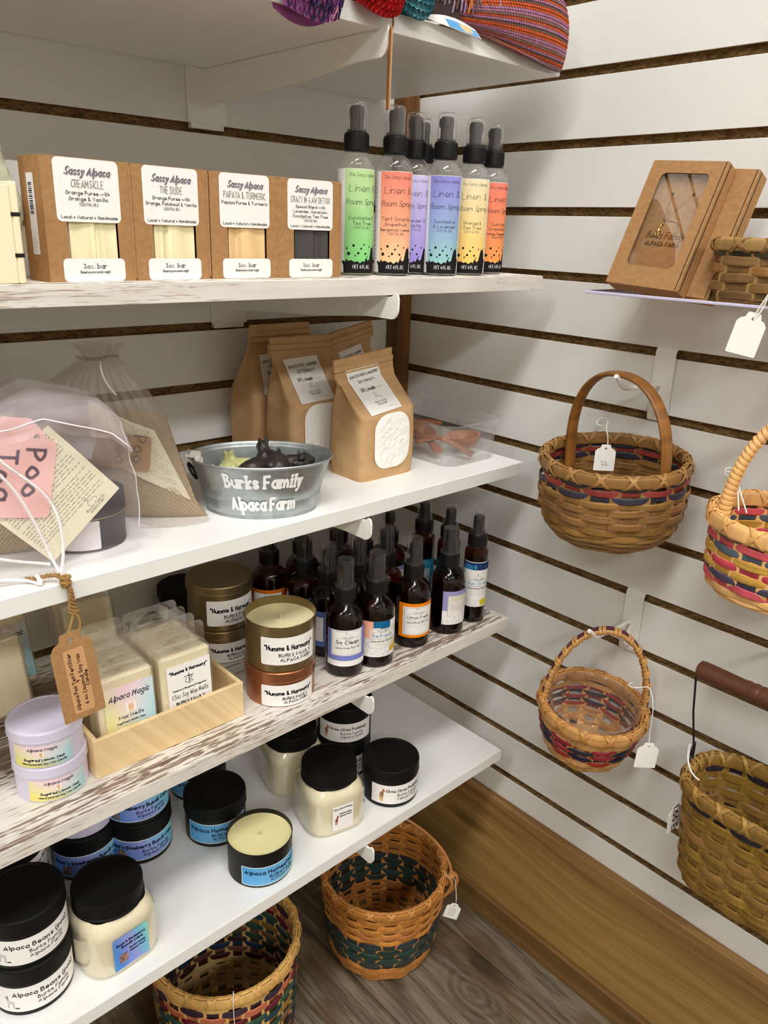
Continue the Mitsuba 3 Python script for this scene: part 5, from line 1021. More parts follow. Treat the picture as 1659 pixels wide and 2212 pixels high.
# ---------------------------------------------------------------- splint baskets
OV = lambda a, b, n=10: [(a*np.sign(math.cos(t))*abs(math.cos(t))**.7, b*math.sin(t)) for t in np.linspace(0, 2*PI, n, endpoint=False)]
def basket(k, M, rx, ry, sq, H, prof, n, rows, reed, ws, rim=.0125, lash=None, seg=8, wob=.0017, handle=None, base='woven', rimc=None, lw=.0042):
    """stakes, woven rows, base, rim hoops and lashing of one basket; local origin at the centre of its bottom"""
    kz = lambda t: np.interp(t, [q[0] for q in prof], [q[1] for q in prof])
    def P(th, z, off=0.):
        c, s_ = np.cos(th), np.sin(th); q = (np.abs(c)**sq + np.abs(s_)**sq)**(-1/sq); f = kz(np.clip(z/H, 0, 1))
        x, y = c*q*rx*f, s_*q*ry*f; nx, ny = np.abs(c)**(sq-1)*np.sign(c)*ry, np.abs(s_)**(sq-1)*np.sign(s_)*rx; L = np.sqrt(nx*nx+ny*ny)
        return np.stack([x + off*nx/L, y + off*ny/L, z + 0*x], -1)
    def nrm(th): c, s_ = np.cos(th), np.sin(th); return unit(np.stack([np.abs(c)**(sq-1)*np.sign(c)*ry, np.abs(s_)**(sq-1)*np.sign(s_)*rx, 0*th], -1))
    reed = lin(*reed); sc = (H - rim*.72 - .002)/sum(h*(.97 if kd == 'flat' else .86) for h, _, kd in rows); rows = [(h*sc, c, kd) for h, c, kd in rows]
    for i in range(n):
        th = 2*PI*(i+.5)/n; zz = np.linspace(.0015, H-.002, 16); p = P(np.full(16, th), zz, -.0001)
        p = np.vstack([P(A([th]), A([.0012]))*A([.35, .35, 1]), P(A([th]), A([.0012]))*A([.88, .88, 1]), p]); N = np.vstack([[(0, 0, -1)], unit(nrm(A([th])) + A([0, 0, -1.])), np.repeat(nrm(A([th])), 16, 0)])
        emit(k + '__stake', MB().sweep(p, OV(ws/2, .0006, 8), jit(reed, .10), nrm=N, secol=.86 + .28*rng.random(8)), 'vc_matte', M)
    z = .002
    th = np.linspace(0, 2*PI, n*seg, endpoint=False); par = 0
    for h, c, kind in rows:
        amp = wob if kind != 'round' else wob*.8; ph = par*PI; zc = z + h/2
        lift = .0006*np.sin(th*3 + zc*900) + .0005*np.sin(th*7 + zc*300)
        p = P(th, zc + lift, 0) + (amp*np.cos(th*n/2 + ph + (PI/2 if False else 0) + n/2*0))[:, None]*nrm(th) if n % 2 == 0 else P(th, zc + lift, 0) + (amp*np.cos(th*(n+1)/2 + ph))[:, None]*nrm(th)
        col = jit(lin(*c), .07); cv = np.clip(col*(1 + .10*np.sin(th*5 + zc*800) + .06*rng.standard_normal(len(th)))[:, None], 0, 1)
        sec = OV(h*.535, .0009 if kind == 'flat' else h*.5, 14)
        emit(k + '__weaver', MB().sweep(p, sec, cv, nrm=nrm(th), closed=True, secol=.70 + .46*rng.random(14)), 'vc_satin', M); z += h*(.97 if kind == 'flat' else .86); par += 1
    m = MB()
    if base == 'wood': m.lathe([(0, .0015), (.93, .0015), (.93, .0055), (0, .0055)], 48, lin(122, 84, 44), sx=rx*kz(0), sy=ry*kz(0), sq=sq)
    else:
        for i in range(12):
            f = .16 + .07*i; q = P(th, np.full(len(th), .0025))*A([f, f, 1]) + np.stack([0*th, 0*th, .0012*np.cos(th*n/2 + i*PI)], -1); m.sweep(q, OV(.0030, .0007, 8), jit(reed, .12), nrm=(0, 0, 1), closed=True)
        m.lathe([(0, .0012), (.9, .0012), (.9, .0018), (0, .0018)], 40, reed*.6, sx=rx*kz(0), sy=ry*kz(0), sq=sq)
    emit(k + '__base', m, 'vc_matte', M)
    rc = lin(*rimc) if rimc is not None else reed; zr = H - rim*.45; t2 = np.linspace(0, 2*PI, 160, endpoint=False)
    for nm, off in (('outer_rim', .0032), ('inner_rim', -.0028)):
        emit(f'{k}__{nm}', MB().sweep(P(t2, np.full(160, zr), off), OV(rim/2, .0017, 12), np.clip(rc*(1+.08*np.sin(t2*9)+.05*rng.standard_normal(160))[:, None], 0, 1), nrm=nrm(t2), closed=True, secol=.82+.3*rng.random(12)), 'vc_satin', M)
    m = MB()
    for j in range(3): a = t2*40 + j*2.1; m.tube(P(t2, zr + rim*.46 + .0007*np.sin(a), .0008*np.cos(a)), .0011, jit(rc*1.15, .08), 5, closed=True)
    emit(k + '__rim_filler', m, 'vc_matte', M)
    lc = lin(*lash) if lash is not None else rc; t3 = np.linspace(0, 2*PI, n*22, endpoint=False); m = MB(); hw, hh = .0062, rim*.60
    for s_ in (1, -1):
        ph = s_*t3*n + .4; p = P(t3, zr + hh*np.sin(ph), .0003) + (hw*np.cos(ph))[:, None]*nrm(t3); N = nrm(t3)*np.cos(ph)[:, None] + np.stack([0*ph, 0*ph, np.sin(ph)], -1)
        m.sweep(p, OV(lw/2, .0006, 8), np.clip(lc*(1+.08*rng.standard_normal(len(t3)))[:, None], 0, 1), nrm=N, closed=True, secol=.84+.3*rng.random(8))
    emit(k + '__lashing', m, 'vc_satin', M)
    return P
def arch(a, hw, zb, h, drop, n=44, sqh=2.2):
    """a bail arch over the basket in the vertical plane at angle a"""
    t = np.linspace(0, PI, n); c, s_ = np.cos(t), np.sin(t); x = hw*np.sign(c)*np.abs(c)**(2/sqh); z = zb + h*np.abs(s_)**(2/sqh)
    x = np.r_[x[0]*.985, x, x[-1]*.985]; z = np.r_[zb-drop, z, zb-drop]; return np.stack([x*math.cos(a), x*math.sin(a), z], 1)
def arch_n(p, cz): q = p - A([0, 0, cz]); q[:, 2] = np.maximum(q[:, 2], 0); return unit(q)
def price_tag(k, M, s=1., mark=None, c=(238, 236, 232)):
    tp_ = sg.Polygon([(-.0105, -.029), (.0105, -.029), (.0105, -.008), (.0085, -.0055), (.0055, -.0045), (.0040, -.0005), (-.0040, -.0005), (-.0055, -.0045), (-.0085, -.0055), (-.0105, -.008)]).buffer(.0011).difference(sg.Point(0, -.0038).buffer(.0013)); Mz = M @ Mt((0, 0, 0), (s, 0, 0), (0, 0, s), (0, -s, 0))
    emit(k + '__card', MB().extrude(tp_, .0005, lin(*c)), 'vc_paper', Mz, smooth=False)
    if mark is not None: m = MB(); mark(m, lambda u, v: xf(Mz, np.stack([A(u), A(v), np.full(np.shape(u), .0008)], -1).reshape(-1, 3)).reshape(*np.shape(u), 3)); emit(k + '__lettering', m, 'vc_paper')
def string(k, pts, r=.00055, c=(232, 230, 226), n=30): emit(k + '__string', MB().tube(bez(pts, n), r, lin(*c), 6), 'vc_matte')
def wallhook(y, z, label, L=.088, tip=True):
    k = thing('wall_hook', label, 'hook', None); w, h = .0125, .0760; M = mov(0, y, z); m = MB()
    prof = [(.0065, .0112), (.0060, .0128), (.0045, .0130), (-.0012, .0085), (-.0030, .0055), (-.0030, -h+.008), (-.0024, -h+.004), (.0040, -h+.001), (.0040, -h-.0008), (-.0034, -h+.0025), (-.0045, -h+.007), (-.0045, .0062), (-.0025, .0098), (.0036, .0146), (.0066, .0142)]
    m.extrude(sg.Polygon(prof).buffer(0), 2*w, M=Mt((0, w, 0), (1, 0, 0), (0, 0, 1), (0, -1, 0))); emit(k + '__back_plate', m, 'white_steel', M, smooth=False)
    p = [(-.0060, 0, -.0640), (-.0060, 0, -.0400), (-.0066, 0, -.0330), (-.0120, 0, -.0300), (-.0240, 0, -.0295), (-L+.012, 0, -.0275), (-L, 0, -.0255), (-L-.006, 0, -.0215), (-L-.018, 0, -.0115)]
    emit(k + '__arm', MB().tube(bez(p, 48), .0026, k=12), 'white_steel', M)
    m = MB()
    for zz in (-.044, -.052, -.060): m.ball((-.0058, .0026, zz), (.0016, .0013, .0022), n=2)
    emit(k + '__weld', m, 'white_steel', M); return k
def tilt(c, tx, ty, rz, H):
    """places a basket with the middle of its rim at c, its axis tilted"""
    return Mt(c) @ rot([1, 0, 0], tx) @ rot([0, 1, 0], ty) @ rot([0, 0, 1], rz) @ mov(0, 0, -H)
RD1, RD2, RD3, RD4 = (138, 102, 56), (196, 146, 86), (222, 174, 110), (134, 102, 48)
NAV, RED, CRIM, DNAV = (52, 54, 62), (142, 54, 56), (146, 34, 42), (34, 30, 52)
# large brown basket with the oak handle
wallhook(-.4505, -.2286, 'white steel wall hook carrying the large brown basket by its oak handle')
k = thing('splint_basket', 'large round brown basket with an oak handle and a navy and red band', 'basket')
H1 = .0985; M1 = tilt((-.0862, -.4505, -.3300), .5, -4.0, 0, H1)
rows = [(.0040, tuple(A(RD1)*q), 'round') for q in (.92, 1, .95, 1.02, .97, 1)] + [(.0075, tuple(A(RD1)*q), 'flat') for q in (1.05, 1, 1.08, .98, 1.04, 1)] + [(.0068, NAV, 'flat'), (.0062, RED, 'flat'), (.0068, NAV, 'flat')]
basket(k, M1, .0785, .0785, 2, H1, [(0, .66), (.08, .80), (.2, .925), (.4, 1.02), (.65, 1.045), (.85, 1.01), (1, 1.0)], 16, rows, RD1, .0125, rim=.0125, lash=(160, 118, 68))
ap = arch(math.radians(-101), .0700, H1-.004, .0945, .030, sqh=2.3); oak = lin(132, 86, 36)
emit(k + '__handle', MB().sweep(ap, OV(.0082, .0030, 14), np.clip(oak*(1 + .25*np.sin(np.arange(len(ap))*1.7) * rng.random(len(ap)) + .10*rng.standard_normal(len(ap)))[:, None], 0, 1), nrm=arch_n(ap, H1-.01), secol=.72 + .5*rng.random(14)), 'vc_satin', M1)
k = thing('price_tag', 'white price tag with a pencil mark inside the large brown basket', 'price tag')
def hash_(m, f):
    for a in ((-.0035, -.018, -.0015, -.025), (.0005, -.0175, .0025, -.0245), (-.0045, -.0195, .0035, -.0205), (-.0040, -.0225, .0045, -.0232)): line(m, f, [a[:2], a[2:]], .0003, lin(90, 100, 120))
price_tag(k, Mt((-.0905, -.4405, -.3210)) @ rot([0, 0, 1], -46), 1.0, hash_)
string(k, [(-.0905, -.4405, -.3246), (-.0870, -.4385, -.3120), (-.0830, -.4330, -.3020), (-.0700, -.4260, -.2985), (-.0650, -.4180, -.2970), (-.0760, -.4170, -.2990), (-.0850, -.4290, -.3015)])
# small basket with the clear liner
wallhook(-.4580, -.5334, 'white steel wall hook behind the small basket with the red and navy handle', L=.0860)
k = thing('splint_basket', 'small honey basket with red and navy band, clear liner and wrapped handle', 'basket')
H2 = .0760; M2 = tilt((-.0725, -.4590, -.6560), 7, -2.5, 0, H2)
rows = [(.0072, tuple(A(RD2)*q), 'flat') for q in (.95, 1.02, .98)] + [(.0052, CRIM, 'flat'), (.0058, DNAV, 'flat'), (.0056, CRIM, 'flat'), (.0058, DNAV, 'flat'), (.0052, CRIM, 'flat')] + [(.0070, tuple(A(RD2)*q), 'flat') for q in (1.04, .98)]
basket(k, M2, .0635, .0635, 2, H2, [(0, .62), (.06, .72), (.25, .86), (.6, .97), (1, 1.03)], 14, rows, RD2, .0095, rim=.0145, lash=(180, 126, 66), wob=.0021, lw=.0052)
aa = math.radians(-52); ap = arch(aa, .0615, H2-.006, .1150, .018, n=60, sqh=2.05); an = arch_n(ap, H2-.01); hc = lin(*RD2)
emit(k + '__handle', MB().sweep(ap, OV(.0052, .0034, 12), hc*.96, nrm=an), 'vc_satin', M2)
side = unit(np.cross(an, unit(np.gradient(ap, axis=0))))
for o, c in ((-.0024, (36, 26, 52)), (.0002, (140, 40, 58)), (.0026, (36, 26, 52))): emit(k + '__handle_strip', MB().sweep(ap + an*.0037 + side*o, OV(.0012, .0004, 6), lin(*c), nrm=an), 'vc_satin', M2)
cum = np.r_[0, np.cumsum(np.linalg.norm(np.diff(ap, axis=0), axis=1))]
for i in range(17):
    for d_ in (0, .0045):
        s_ = cum[-1]*(.02 + .96*i/17) + d_; c0 = A([np.interp(s_, cum, ap[:, j]) for j in range(3)]); n0 = unit(A([np.interp(s_, cum, an[:, j]) for j in range(3)])); b0 = unit(A([np.interp(s_, cum, side[:, j]) for j in range(3)])); t0 = np.cross(b0, n0)
        a = np.linspace(0, 2*PI, 20, endpoint=False); q = c0 + np.cos(a)[:, None]*b0*.0060 + np.sin(a)[:, None]*n0*.0046
        emit(k + '__handle_wrap', MB().sweep(q, OV(.0021, .0005, 8), jit(hc, .08), nrm=np.cos(a)[:, None]*b0 + np.sin(a)[:, None]*n0, closed=True), 'vc_satin', M2)
for i in range(30):
    s_ = cum[-1]*(.03 + .94*i/30); c0 = A([np.interp(s_, cum, ap[:, j]) for j in range(3)]); n0 = unit(A([np.interp(s_, cum, an[:, j]) for j in range(3)])); b0 = unit(A([np.interp(s_, cum, side[:, j]) for j in range(3)])); a = np.linspace(PI*1.0, PI*2, 10)
    q = c0 + np.cos(a)[:, None]*b0*.0055 + np.sin(a)[:, None]*n0*.0040; emit(k + '__handle_coil', MB().sweep(q, OV(.0026, .0004, 6), jit(hc, .06), nrm=np.cos(a)[:, None]*b0 + np.sin(a)[:, None]*n0), 'vc_satin', M2)
k = thing('plastic_liner', 'round clear plastic liner cup inside the small honey basket', 'liner'); emit(k, MB().lathe([(0, .007), (.038, .007), (.042, .011), (.0535, H2-.002), (.0560, H2+.001), (.0575, H2+.001), (.0575, H2-.001)], 56), 'clear_haze', M2); scene['clear_haze'] = {'type': 'blendbsdf', 'weight': .05, 'a': {'type': 'thindielectric', 'int_ior': 1.5}, 'b': two({'type': 'diffuse', 'reflectance': rgb((.8, .8, .8))})}
k = thing('price_tag', 'blank white price tag hanging by string from the small honey basket', 'price tag')
price_tag(k, Mt((-.0950, -.5500, -.6570)) @ rot([0, 0, 1], -40) @ rot([0, 1, 0], 3), 1.12)
string(k, [(-.0950, -.5500, -.6610), (-.0945, -.5480, -.6300), (-.0930, -.5420, -.5960), (-.0915, -.5370, -.5900), (-.1010, -.5300, -.5890), (-.1060, -.5200, -.5900), (-.0960, -.5180, -.5905)])
# multicoloured basket at the right edge
wallhook(-.6380, -.2286, 'white steel wall hook outside the right edge, carrying the multicoloured basket', L=.0900)
k = thing('splint_basket', 'light basket with pink, blue and gold weavers at the right edge', 'basket')
H3 = .0830; M3 = tilt((-.0880, -.6430, -.3480), 2, -1, 0, H3); RD3b = (226, 178, 116)
rows = [(.0040, RD3b, 'round'), (.0042, RD3b, 'round'), (.0072, RD3b, 'flat'), (.0075, (204, 84, 96), 'flat'), (.0070, (74, 70, 92), 'flat'), (.0078, (200, 152, 66), 'flat'), (.0075, (190, 66, 82), 'flat'), (.0078, (204, 158, 74), 'flat'), (.0072, (70, 88, 98), 'flat'), (.0075, (204, 88, 92), 'flat'), (.0078, (92, 82, 66), 'flat')]
basket(k, M3, .0640, .0640, 2.1, H3, [(0, .80), (.1, .92), (.3, .99), (1, 1.03)], 14, rows, RD3b, .0110, rim=.0150, lash=(214, 164, 98), lw=.0045)
ap = arch(math.radians(-62), .0560, H3-.004, .1050, .020, n=60, sqh=2.0); an = arch_n(ap, H3-.01); cum = np.r_[0, np.cumsum(np.linalg.norm(np.diff(ap, axis=0), axis=1))]; hc = lin(*RD3b)
emit(k + '__handle', MB().tube(ap, .0050, hc*.9, 10), 'vc_satin', M3); side = unit(np.cross(an, unit(np.gradient(ap, axis=0))))
for i in range(52):
    s_ = cum[-1]*(.03 + .94*i/52); c0 = A([np.interp(s_, cum, ap[:, j]) for j in range(3)]); n0 = unit(A([np.interp(s_, cum, an[:, j]) for j in range(3)])); b0 = unit(A([np.interp(s_, cum, side[:, j]) for j in range(3)])); a = np.linspace(0, 2*PI, 20, endpoint=False)
    q = c0 + np.cos(a)[:, None]*b0*.0058 + np.sin(a)[:, None]*n0*.0058 + (.0008*np.cos(a))[:, None]*np.cross(b0, n0); emit(k + '__handle_coil', MB().sweep(q, OV(.0027, .0008, 8), jit(hc, .06), nrm=np.cos(a)[:, None]*b0 + np.sin(a)[:, None]*n0, closed=True), 'vc_satin', M3)
k2 = thing('tag_string', 'white string looped twice round the coiled handle at the right edge', 'string'); c0 = xf(M3, ap[[10]])[0]
m = MB(); tt = np.linspace(0, 4*PI, 40); m.tube(np.stack([-.1000 + .0078*np.cos(tt), -.5895 + .0078*np.sin(tt), -.3120 - .0035*tt/(2*PI)], -1), .0005, lin(238, 236, 232), 5)
for d_ in (0, .004): m.tube(bez([(-.1040, -.5960, -.3200), (-.1090, -.6020-d_, -.3350), (-.1110, -.6060-2*d_, -.3480)], 10), .0008, lin(238, 236, 232), 5)
emit(k2, m, 'vc_matte')
# square basket with the wire bail
wallhook(-.6850, -.4572, 'white steel wall hook outside the right edge, carrying the square basket', L=.0960)
k = thing('splint_basket', 'square olive brown basket with a wire bail and a turned wooden grip', 'basket')
H4 = .1300; M4 = tilt((-.0850, -.6850, -.6580), 0, 0, 0, H4)
g4 = [1.0, .96, 1.05, .98, 1.03, .95, 1.02, 1, .97, 1.04, 1.0, 1.03, .98]
rows = [(.0100, tuple(A(RD4)*q), 'flat') for q in g4[:10]] + [(.0105, (50, 48, 54), 'flat')]
basket(k, M4, .0520, .0850, 3.0, H4, [(0, .82), (.12, .88), (.5, .95), (1, 1.0)], 20, rows, RD4, .0140, rim=.0155, lash=(152, 116, 58), lw=.0048, seg=10)
bl = lin(20, 20, 22); gz = H4 + .114
wire = [(0, -.087, H4+.004), (-.001, -.0885, H4+.022), (0, -.0960, H4+.060), (0, -.1010, gz-.003), (0, -.0985, gz), (0, 0, gz), (0, .0985, gz), (0, .1010, gz-.003), (0, .0960, H4+.060), (-.001, .0885, H4+.022), (0, .087, H4+.004)]
emit(k + '__wire_bail', MB().tube([A(q) for q in wire], .0012, bl, 8), 'vc_satin', M4)
for s_ in (-1, 1): emit(k + '__wire_loop', MB().tube(bez([(-.004, s_*.0870, H4-.010), (-.003, s_*.0885, H4+.012), (0, s_*.0880, H4+.024), (.003, s_*.0885, H4+.012), (.004, s_*.0870, H4-.010)], 24), .0012, bl, 8), 'vc_satin', M4)
gp = [(0, -.0995), (.0070, -.0992), (.0098, -.0975), (.0106, -.093), (.0100, -.070), (.0092, -.050), (.0100, -.0430), (.0092, -.0425), (.0094, -.0400), (.0103, -.0360), (.0094, -.0320), (.0092, -.0315), (.0100, -.0300), (.0104, -.020), (.0108, 0)]
gp = gp + [(r, -z) for r, z in gp[-2::-1]]
emit(k + '__wooden_grip', MB().lathe(gp, 28, lin(92, 54, 36)), 'vc_satin', M4 @ Mt((0, 0, gz), (1, 0, 0), (0, 0, -1), (0, 1, 0)))
k = thing('price_tag', 'narrow price tag turned edge-on, hanging left of the square basket', 'price tag')
Mtag = Mt((-.1140, -.6010, -.7020)) @ rot([0, 0, 1], -6) @ rot([0, 1, 0], -6)
price_tag(k, Mtag, 1.15, lambda m, f: ink(m, lambda u, v: f(A(v), -A(u)), '1.00 E.', .0155, -.0040, .0075, .0012, lin(30, 30, 34), align=.5))
string(k, [(-.1140, -.6010, -.7060), (-.1130, -.6020, -.6850), (-.1090, -.6030, -.6560), (-.1050, -.6010, -.6360), (-.1010, -.5970, -.6300)], .0003)
string(k, [(-.1010, -.5985, -.6280), (-.1060, -.6010, -.6430), (-.1120, -.6080, -.6500), (-.1180, -.6220, -.6530)], .0010)
# baskets on the floor
k = thing('splint_basket', 'tall round honey basket with a dark green band on the floor by the baseboard', 'basket')
H5 = .1540; GR = (46, 62, 60); ro = (186, 124, 60)
rows = [(.0075, tuple(A(ro)*q), 'flat') for q in (.9, 1, .95, 1.02)] + [(.0092, GR, 'flat') for _ in range(5)] + [(.0068, tuple(A(ro)*q), 'flat') for q in (1, .94, 1.03, .97, 1.0, 1.05, .96)]
basket(k, Mt((-.1725, -.1927, FLOOR)), .0965, .0965, 2, H5, [(0, .76), (.05, .82), (.2, .90), (.5, .965), (.8, 1.0), (1, 1.0)], 20, rows, ro, .0115, rim=.0110, lash=(188, 132, 72))
ax = A([-.1725, -.1927, FLOOR+H5]); bail = bez([ax + q for q in A([(.060, -.082, -.018), (.064, -.086, .004), (.058, -.080, .035), (.030, -.045, .085), (-.01, .01, .105), (-.045, .060, .070), (-.062, .084, .02), (-.066, .088, -.010)])], 44)
emit(k + '__handle', MB().tube(bail, .0024, lin(176, 122, 70), 8), 'vc_satin')
m = MB()
for d_ in (-.006, .006): m.tube(bez([ax + A(q) for q in ((.058+d_, -.080, -.040), (.066+d_, -.090, -.020), (.066+d_, -.090, -.002), (.060+d_, -.080, .004))], 14), .0028, lin(170, 118, 66), 7)
m.ball(ax + A([.064, -.087, .002]), (.006, .006, .004), lin(170, 118, 66), 2); emit(k + '__handle_knot', m, 'vc_satin')
k = thing('price_tag', 'printed white price tag hanging from the honey basket with the green band', 'price tag'); tq = ax + A([.064, -.099, -.046])
def stampm(m, f):
    for i in range(6): scrib(m, f, -.006, .006, -.010 - .0028*i, .0014, .0004, lin(120, 112, 130), i)
price_tag(k, Mt(tq) @ rot([0, 0, 1], -46) @ rot([0, 1, 0], 14), 1.0, stampm); string(k, [tq + A([0, 0, -.003]), tq + A([0, -.001, .014]), ax + A([.066, -.095, -.012]), ax + A([.064, -.092, .000]), ax + A([.058, -.086, .001])])
k = thing('splint_basket', 'wide basket with purple, salmon and teal weavers under the lowest shelf', 'basket')
H6 = .1995; yl = (206, 166, 96)
rows = [(.0088, (190, 160, 110), 'flat'), (.0088, (182, 150, 100), 'flat'), (.0088, (190, 160, 110), 'flat'), (.0088, (182, 150, 100), 'flat'), (.0088, (190, 160, 110), 'flat'), (.0075, (60, 34, 44), 'flat'), (.0075, (112, 70, 60), 'flat'), (.0080, (34, 62, 84), 'flat'), (.0080, (58, 36, 44), 'flat'), (.0080, (40, 74, 62), 'flat'), (.0080, (120, 84, 60), 'flat'), (.0080, (40, 74, 62), 'flat'), (.0080, (150, 116, 60), 'flat'), (.0080, (34, 70, 88), 'flat'), (.0080, (46, 80, 66), 'flat'), (.0080, (104, 34, 46), 'flat'), (.0085, (186, 106, 76), 'flat'), (.0085, (58, 42, 50), 'flat'), (.0110, yl, 'flat')]
M6 = Mt((-.4505, -.1760, FLOOR+.0005)); basket(k, M6, .0965, .0965, 2, H6, [(0, .86), (.1, .91), (.4, .97), (1, 1.0)], 22, rows, yl, .0125, rim=.0150, lash=(204, 158, 92), base='wood', lw=.0052)
string(k, [(-.4900, -.2610, FLOOR+H6+.006), (-.4935, -.2660, FLOOR+H6+.003), (-.4955, -.2690, FLOOR+H6-.020), (-.4955, -.2690, FLOOR+H6-.060)], .0008, (206, 200, 190))
k = thing('splint_basket', 'dim basket at the bottom left, mostly hidden by the lowest shelf', 'basket')
basket(k, Mt((-.6400, -.2550, FLOOR+.0005)), .0800, .0800, 2, .130, [(0, .86), (1, 1.0)], 14, [(.010, (130, 84, 50), 'flat')]*12, (150, 104, 62), .0115, rim=.0130, lash=(150, 104, 60))

# ---------------------------------------------------------------- acrylic ledge, necklace boxes, small basket
k = thing('acrylic_ledge', 'clear lilac tinted acrylic ledge shelf on the right slatted wall', 'shelf')
emit(k + '__sheet', MB().add([(-.1290, -.7050, -.1526), (-.0075, -.7050, -.1526), (-.0075, -.4160, -.1526), (-.1290, -.4160, -.1526)], [(0, 1, 2, 3)]), 'tinted_film', smooth=False)
emit(k + '__front_edge', MB().box((-.1300, -.7050, -.1556), (-.1285, -.4150, -.1526), lin(206, 202, 232), bev=.0006).box((-.1285, -.4165, -.1556), (-.0075, -.4150, -.1526), lin(206, 202, 232), bev=.0006), 'vc_gloss', smooth=False)
emit(k + '__back_lip', MB().box((-.0074, -.7050, -.1556), (-.0045, -.4150, -.1330), lin(222, 220, 234), bev=.0005), 'vc_gloss', smooth=False)
def necklace_box(M, label, full=True):
    k = thing('necklace_box', label, 'box', None); W, Hh, D = .0795, .1290, .0190; hole = rrect(.052, .096, .006, cy=Hh/2+.004); fr = rrect(W, Hh, .0008, 2, cy=Hh/2)
    Mf = lambda y: Mt((0, y, 0), (1, 0, 0), (0, 0, 1), (0, -1, 0)); m = MB(); m.extrude(fr.difference(hole) if full else fr, .0009, M=Mf(-D+.0009))
    for lo, hi in (((-W/2, -D+.001, 0), (-W/2+.001, 0, Hh)), ((W/2-.001, -D+.001, 0), (W/2, 0, Hh)), ((-W/2+.001, -D+.001, 0), (W/2-.001, 0, .001)), ((-W/2+.001, -D+.001, Hh-.001), (W/2-.001, 0, Hh)), ((-W/2, -.001, 0), (W/2, 0, Hh)), ((-W/2-.0004, -D-.0002, .001), (-W/2+.0012, -D+.0016, Hh-.001)), ((W/2-.0012, -D-.0002, .001), (W/2+.0004, -D+.0016, Hh-.001))): m.box(lo, hi, bev=.0002)
    emit(k + '__carton', m, 'kraft', M, smooth=False)
    m = MB()
    for x in (W/2-.0028,): m.box((x, -D-.0004, .0008), (x+.0006, -D+.0002, Hh-.0008), (.02, .012, .008))
    m.box((W/2-.0002, -D+.0042, .001), (W/2+.0003, -D+.0052, Hh-.001), (.02, .012, .008)); emit(k + '__flap_gap', m, 'vc_matte', M, smooth=False)
    if not full: return
    c = emit(k + '__card', MB().extrude(rrect(W-.004, Hh-.004, .001, cy=Hh/2), .0006, M=Mf(-.0095)), 'kraft', M, smooth=False)
    emit(k + '__window', MB().extrude(rrect(.056, .100, .006, cy=Hh/2+.004), .0002, M=Mf(-D+.0013)), 'clear_film', M, smooth=False)
    fn = lambda o: (lambda u, v: xf(M, np.stack([A(u), np.full(np.shape(u), -.0101-o), A(v)], -1).reshape(-1, 3)).reshape(*np.shape(u), 3)); m = MB(); br = lin(96, 66, 40)
    ink(m, fn(.0003), 'Burks Family', -.001, .0530, .0085, .0008, br, align=.5, slant=.35, sx=.9, fit=.040); ink(m, fn(.0003), 'ALPACA FARM', -.001, .0455, .0048, .0010, br, align=.5, fit=.036)
    for q in LOGO: line(m, fn(.0003), _cr(A(q))*.0042 + [-.011, .062], .0005, br)
    for x in (-.010, .012): fill(m, fn(.0004), sg.Point(x, .099).buffer(.0014), lin(50, 32, 20))
    emit(c + '__print', m, 'vc_paper')
    m = MB(); L, Rr, B = A([-.010, -.0108, .099]), A([.012, -.0108, .099]), A([-.0085, -.0115, .070])
    for a, b in ((L, B), (Rr, B)):
        for i in range(26): m.ball(a + (b-a)*i/26, (.00045, .0004, .0006), (.55, .38, .12), 0)
    m.tube(bez([B, A([-.002, -.0108, .0715]), A([.008, -.0108, .068]), A([.0115, -.0108, .062]), A([.006, -.0108, .059])], 20), .00022, (.36, .24, .10), 5); emit(k + '__chain', m, 'vc_metal', M)
    m = MB()
    for p, r in (((0, 0, 0), (.0022, .0018, .0032)), ((.0006, 0, .0046), (.0010, .001, .0030)), ((.0014, 0, .0076), (.0014, .001, .0012)), ((-.0015, 0, -.0042), (.0008, .0008, .0026)), ((.0013, 0, -.0042), (.0008, .0008, .0026)), ((-.0024, 0, .001), (.0008, .0008, .0008))): m.ball(A([-.0092, -.0118, .0605]) + A(p), r, (.75, .52, .14), 2)
    emit(k + '__pendant', m, 'vc_metal', M)
scene['tinted_film'] = {'type': 'thindielectric', 'int_ior': 1.49, 'specular_transmittance': rgb((.92, .91, .99))}
scene['clear_film'] = {'type': 'thindielectric', 'int_ior': 1.45}
def lean(x, y, z, deg, roll): return Mt((x, y, z)) @ Mt((0, 0, 0), (0, -1, 0), (1, 0, 0), (0, 0, 1)) @ rot([1, 0, 0], -deg) @ rot([0, 1, 0], roll)
BXM = lean(-.1118, -.4775, -.1520, 23.5, 3.2)
necklace_box(BXM, 'kraft gift box with a window showing a gold necklace on the acrylic ledge')
necklace_box(BXM @ mov(.0215, .0205, .0035), 'closed kraft gift box leaning just behind the necklace box', False)
k = thing('splint_basket', 'small rectangular brown basket at the right end of the acrylic ledge', 'basket'); RD7 = (132, 98, 52)
rows = [(.0075, (110, 78, 42), 'flat')] + [(.0082, tuple(A(RD7)*q), 'flat') for q in (1, .96, 1.05, 1)] + [(.0070, (70, 60, 46), 'flat')]
basket(k, Mt((-.0820, -.5980, -.1522)) , .0440, .0600, 4, .0545, [(0, .96), (1, 1.0)], 14, rows, (158, 124, 74), .0098, rim=.0105, lash=(140, 104, 58), wob=.0022, lw=.0045)
k = thing('green_card', 'pale green card standing in the small rectangular basket', 'card'); m = MB(); m.box((-.002, -.028, 0), (0, .0, .052), lin(196, 222, 178), bev=.0003); emit(k + '__card', m, 'vc_paper', Mt((-.0900, -.5830, -.1460)) @ rot([0, 1, 0], 8) @ rot([1, 0, 0], -9), smooth=False)
k = thing('price_tag', 'blank white price tag hanging at the right edge below the acrylic ledge', 'price tag')
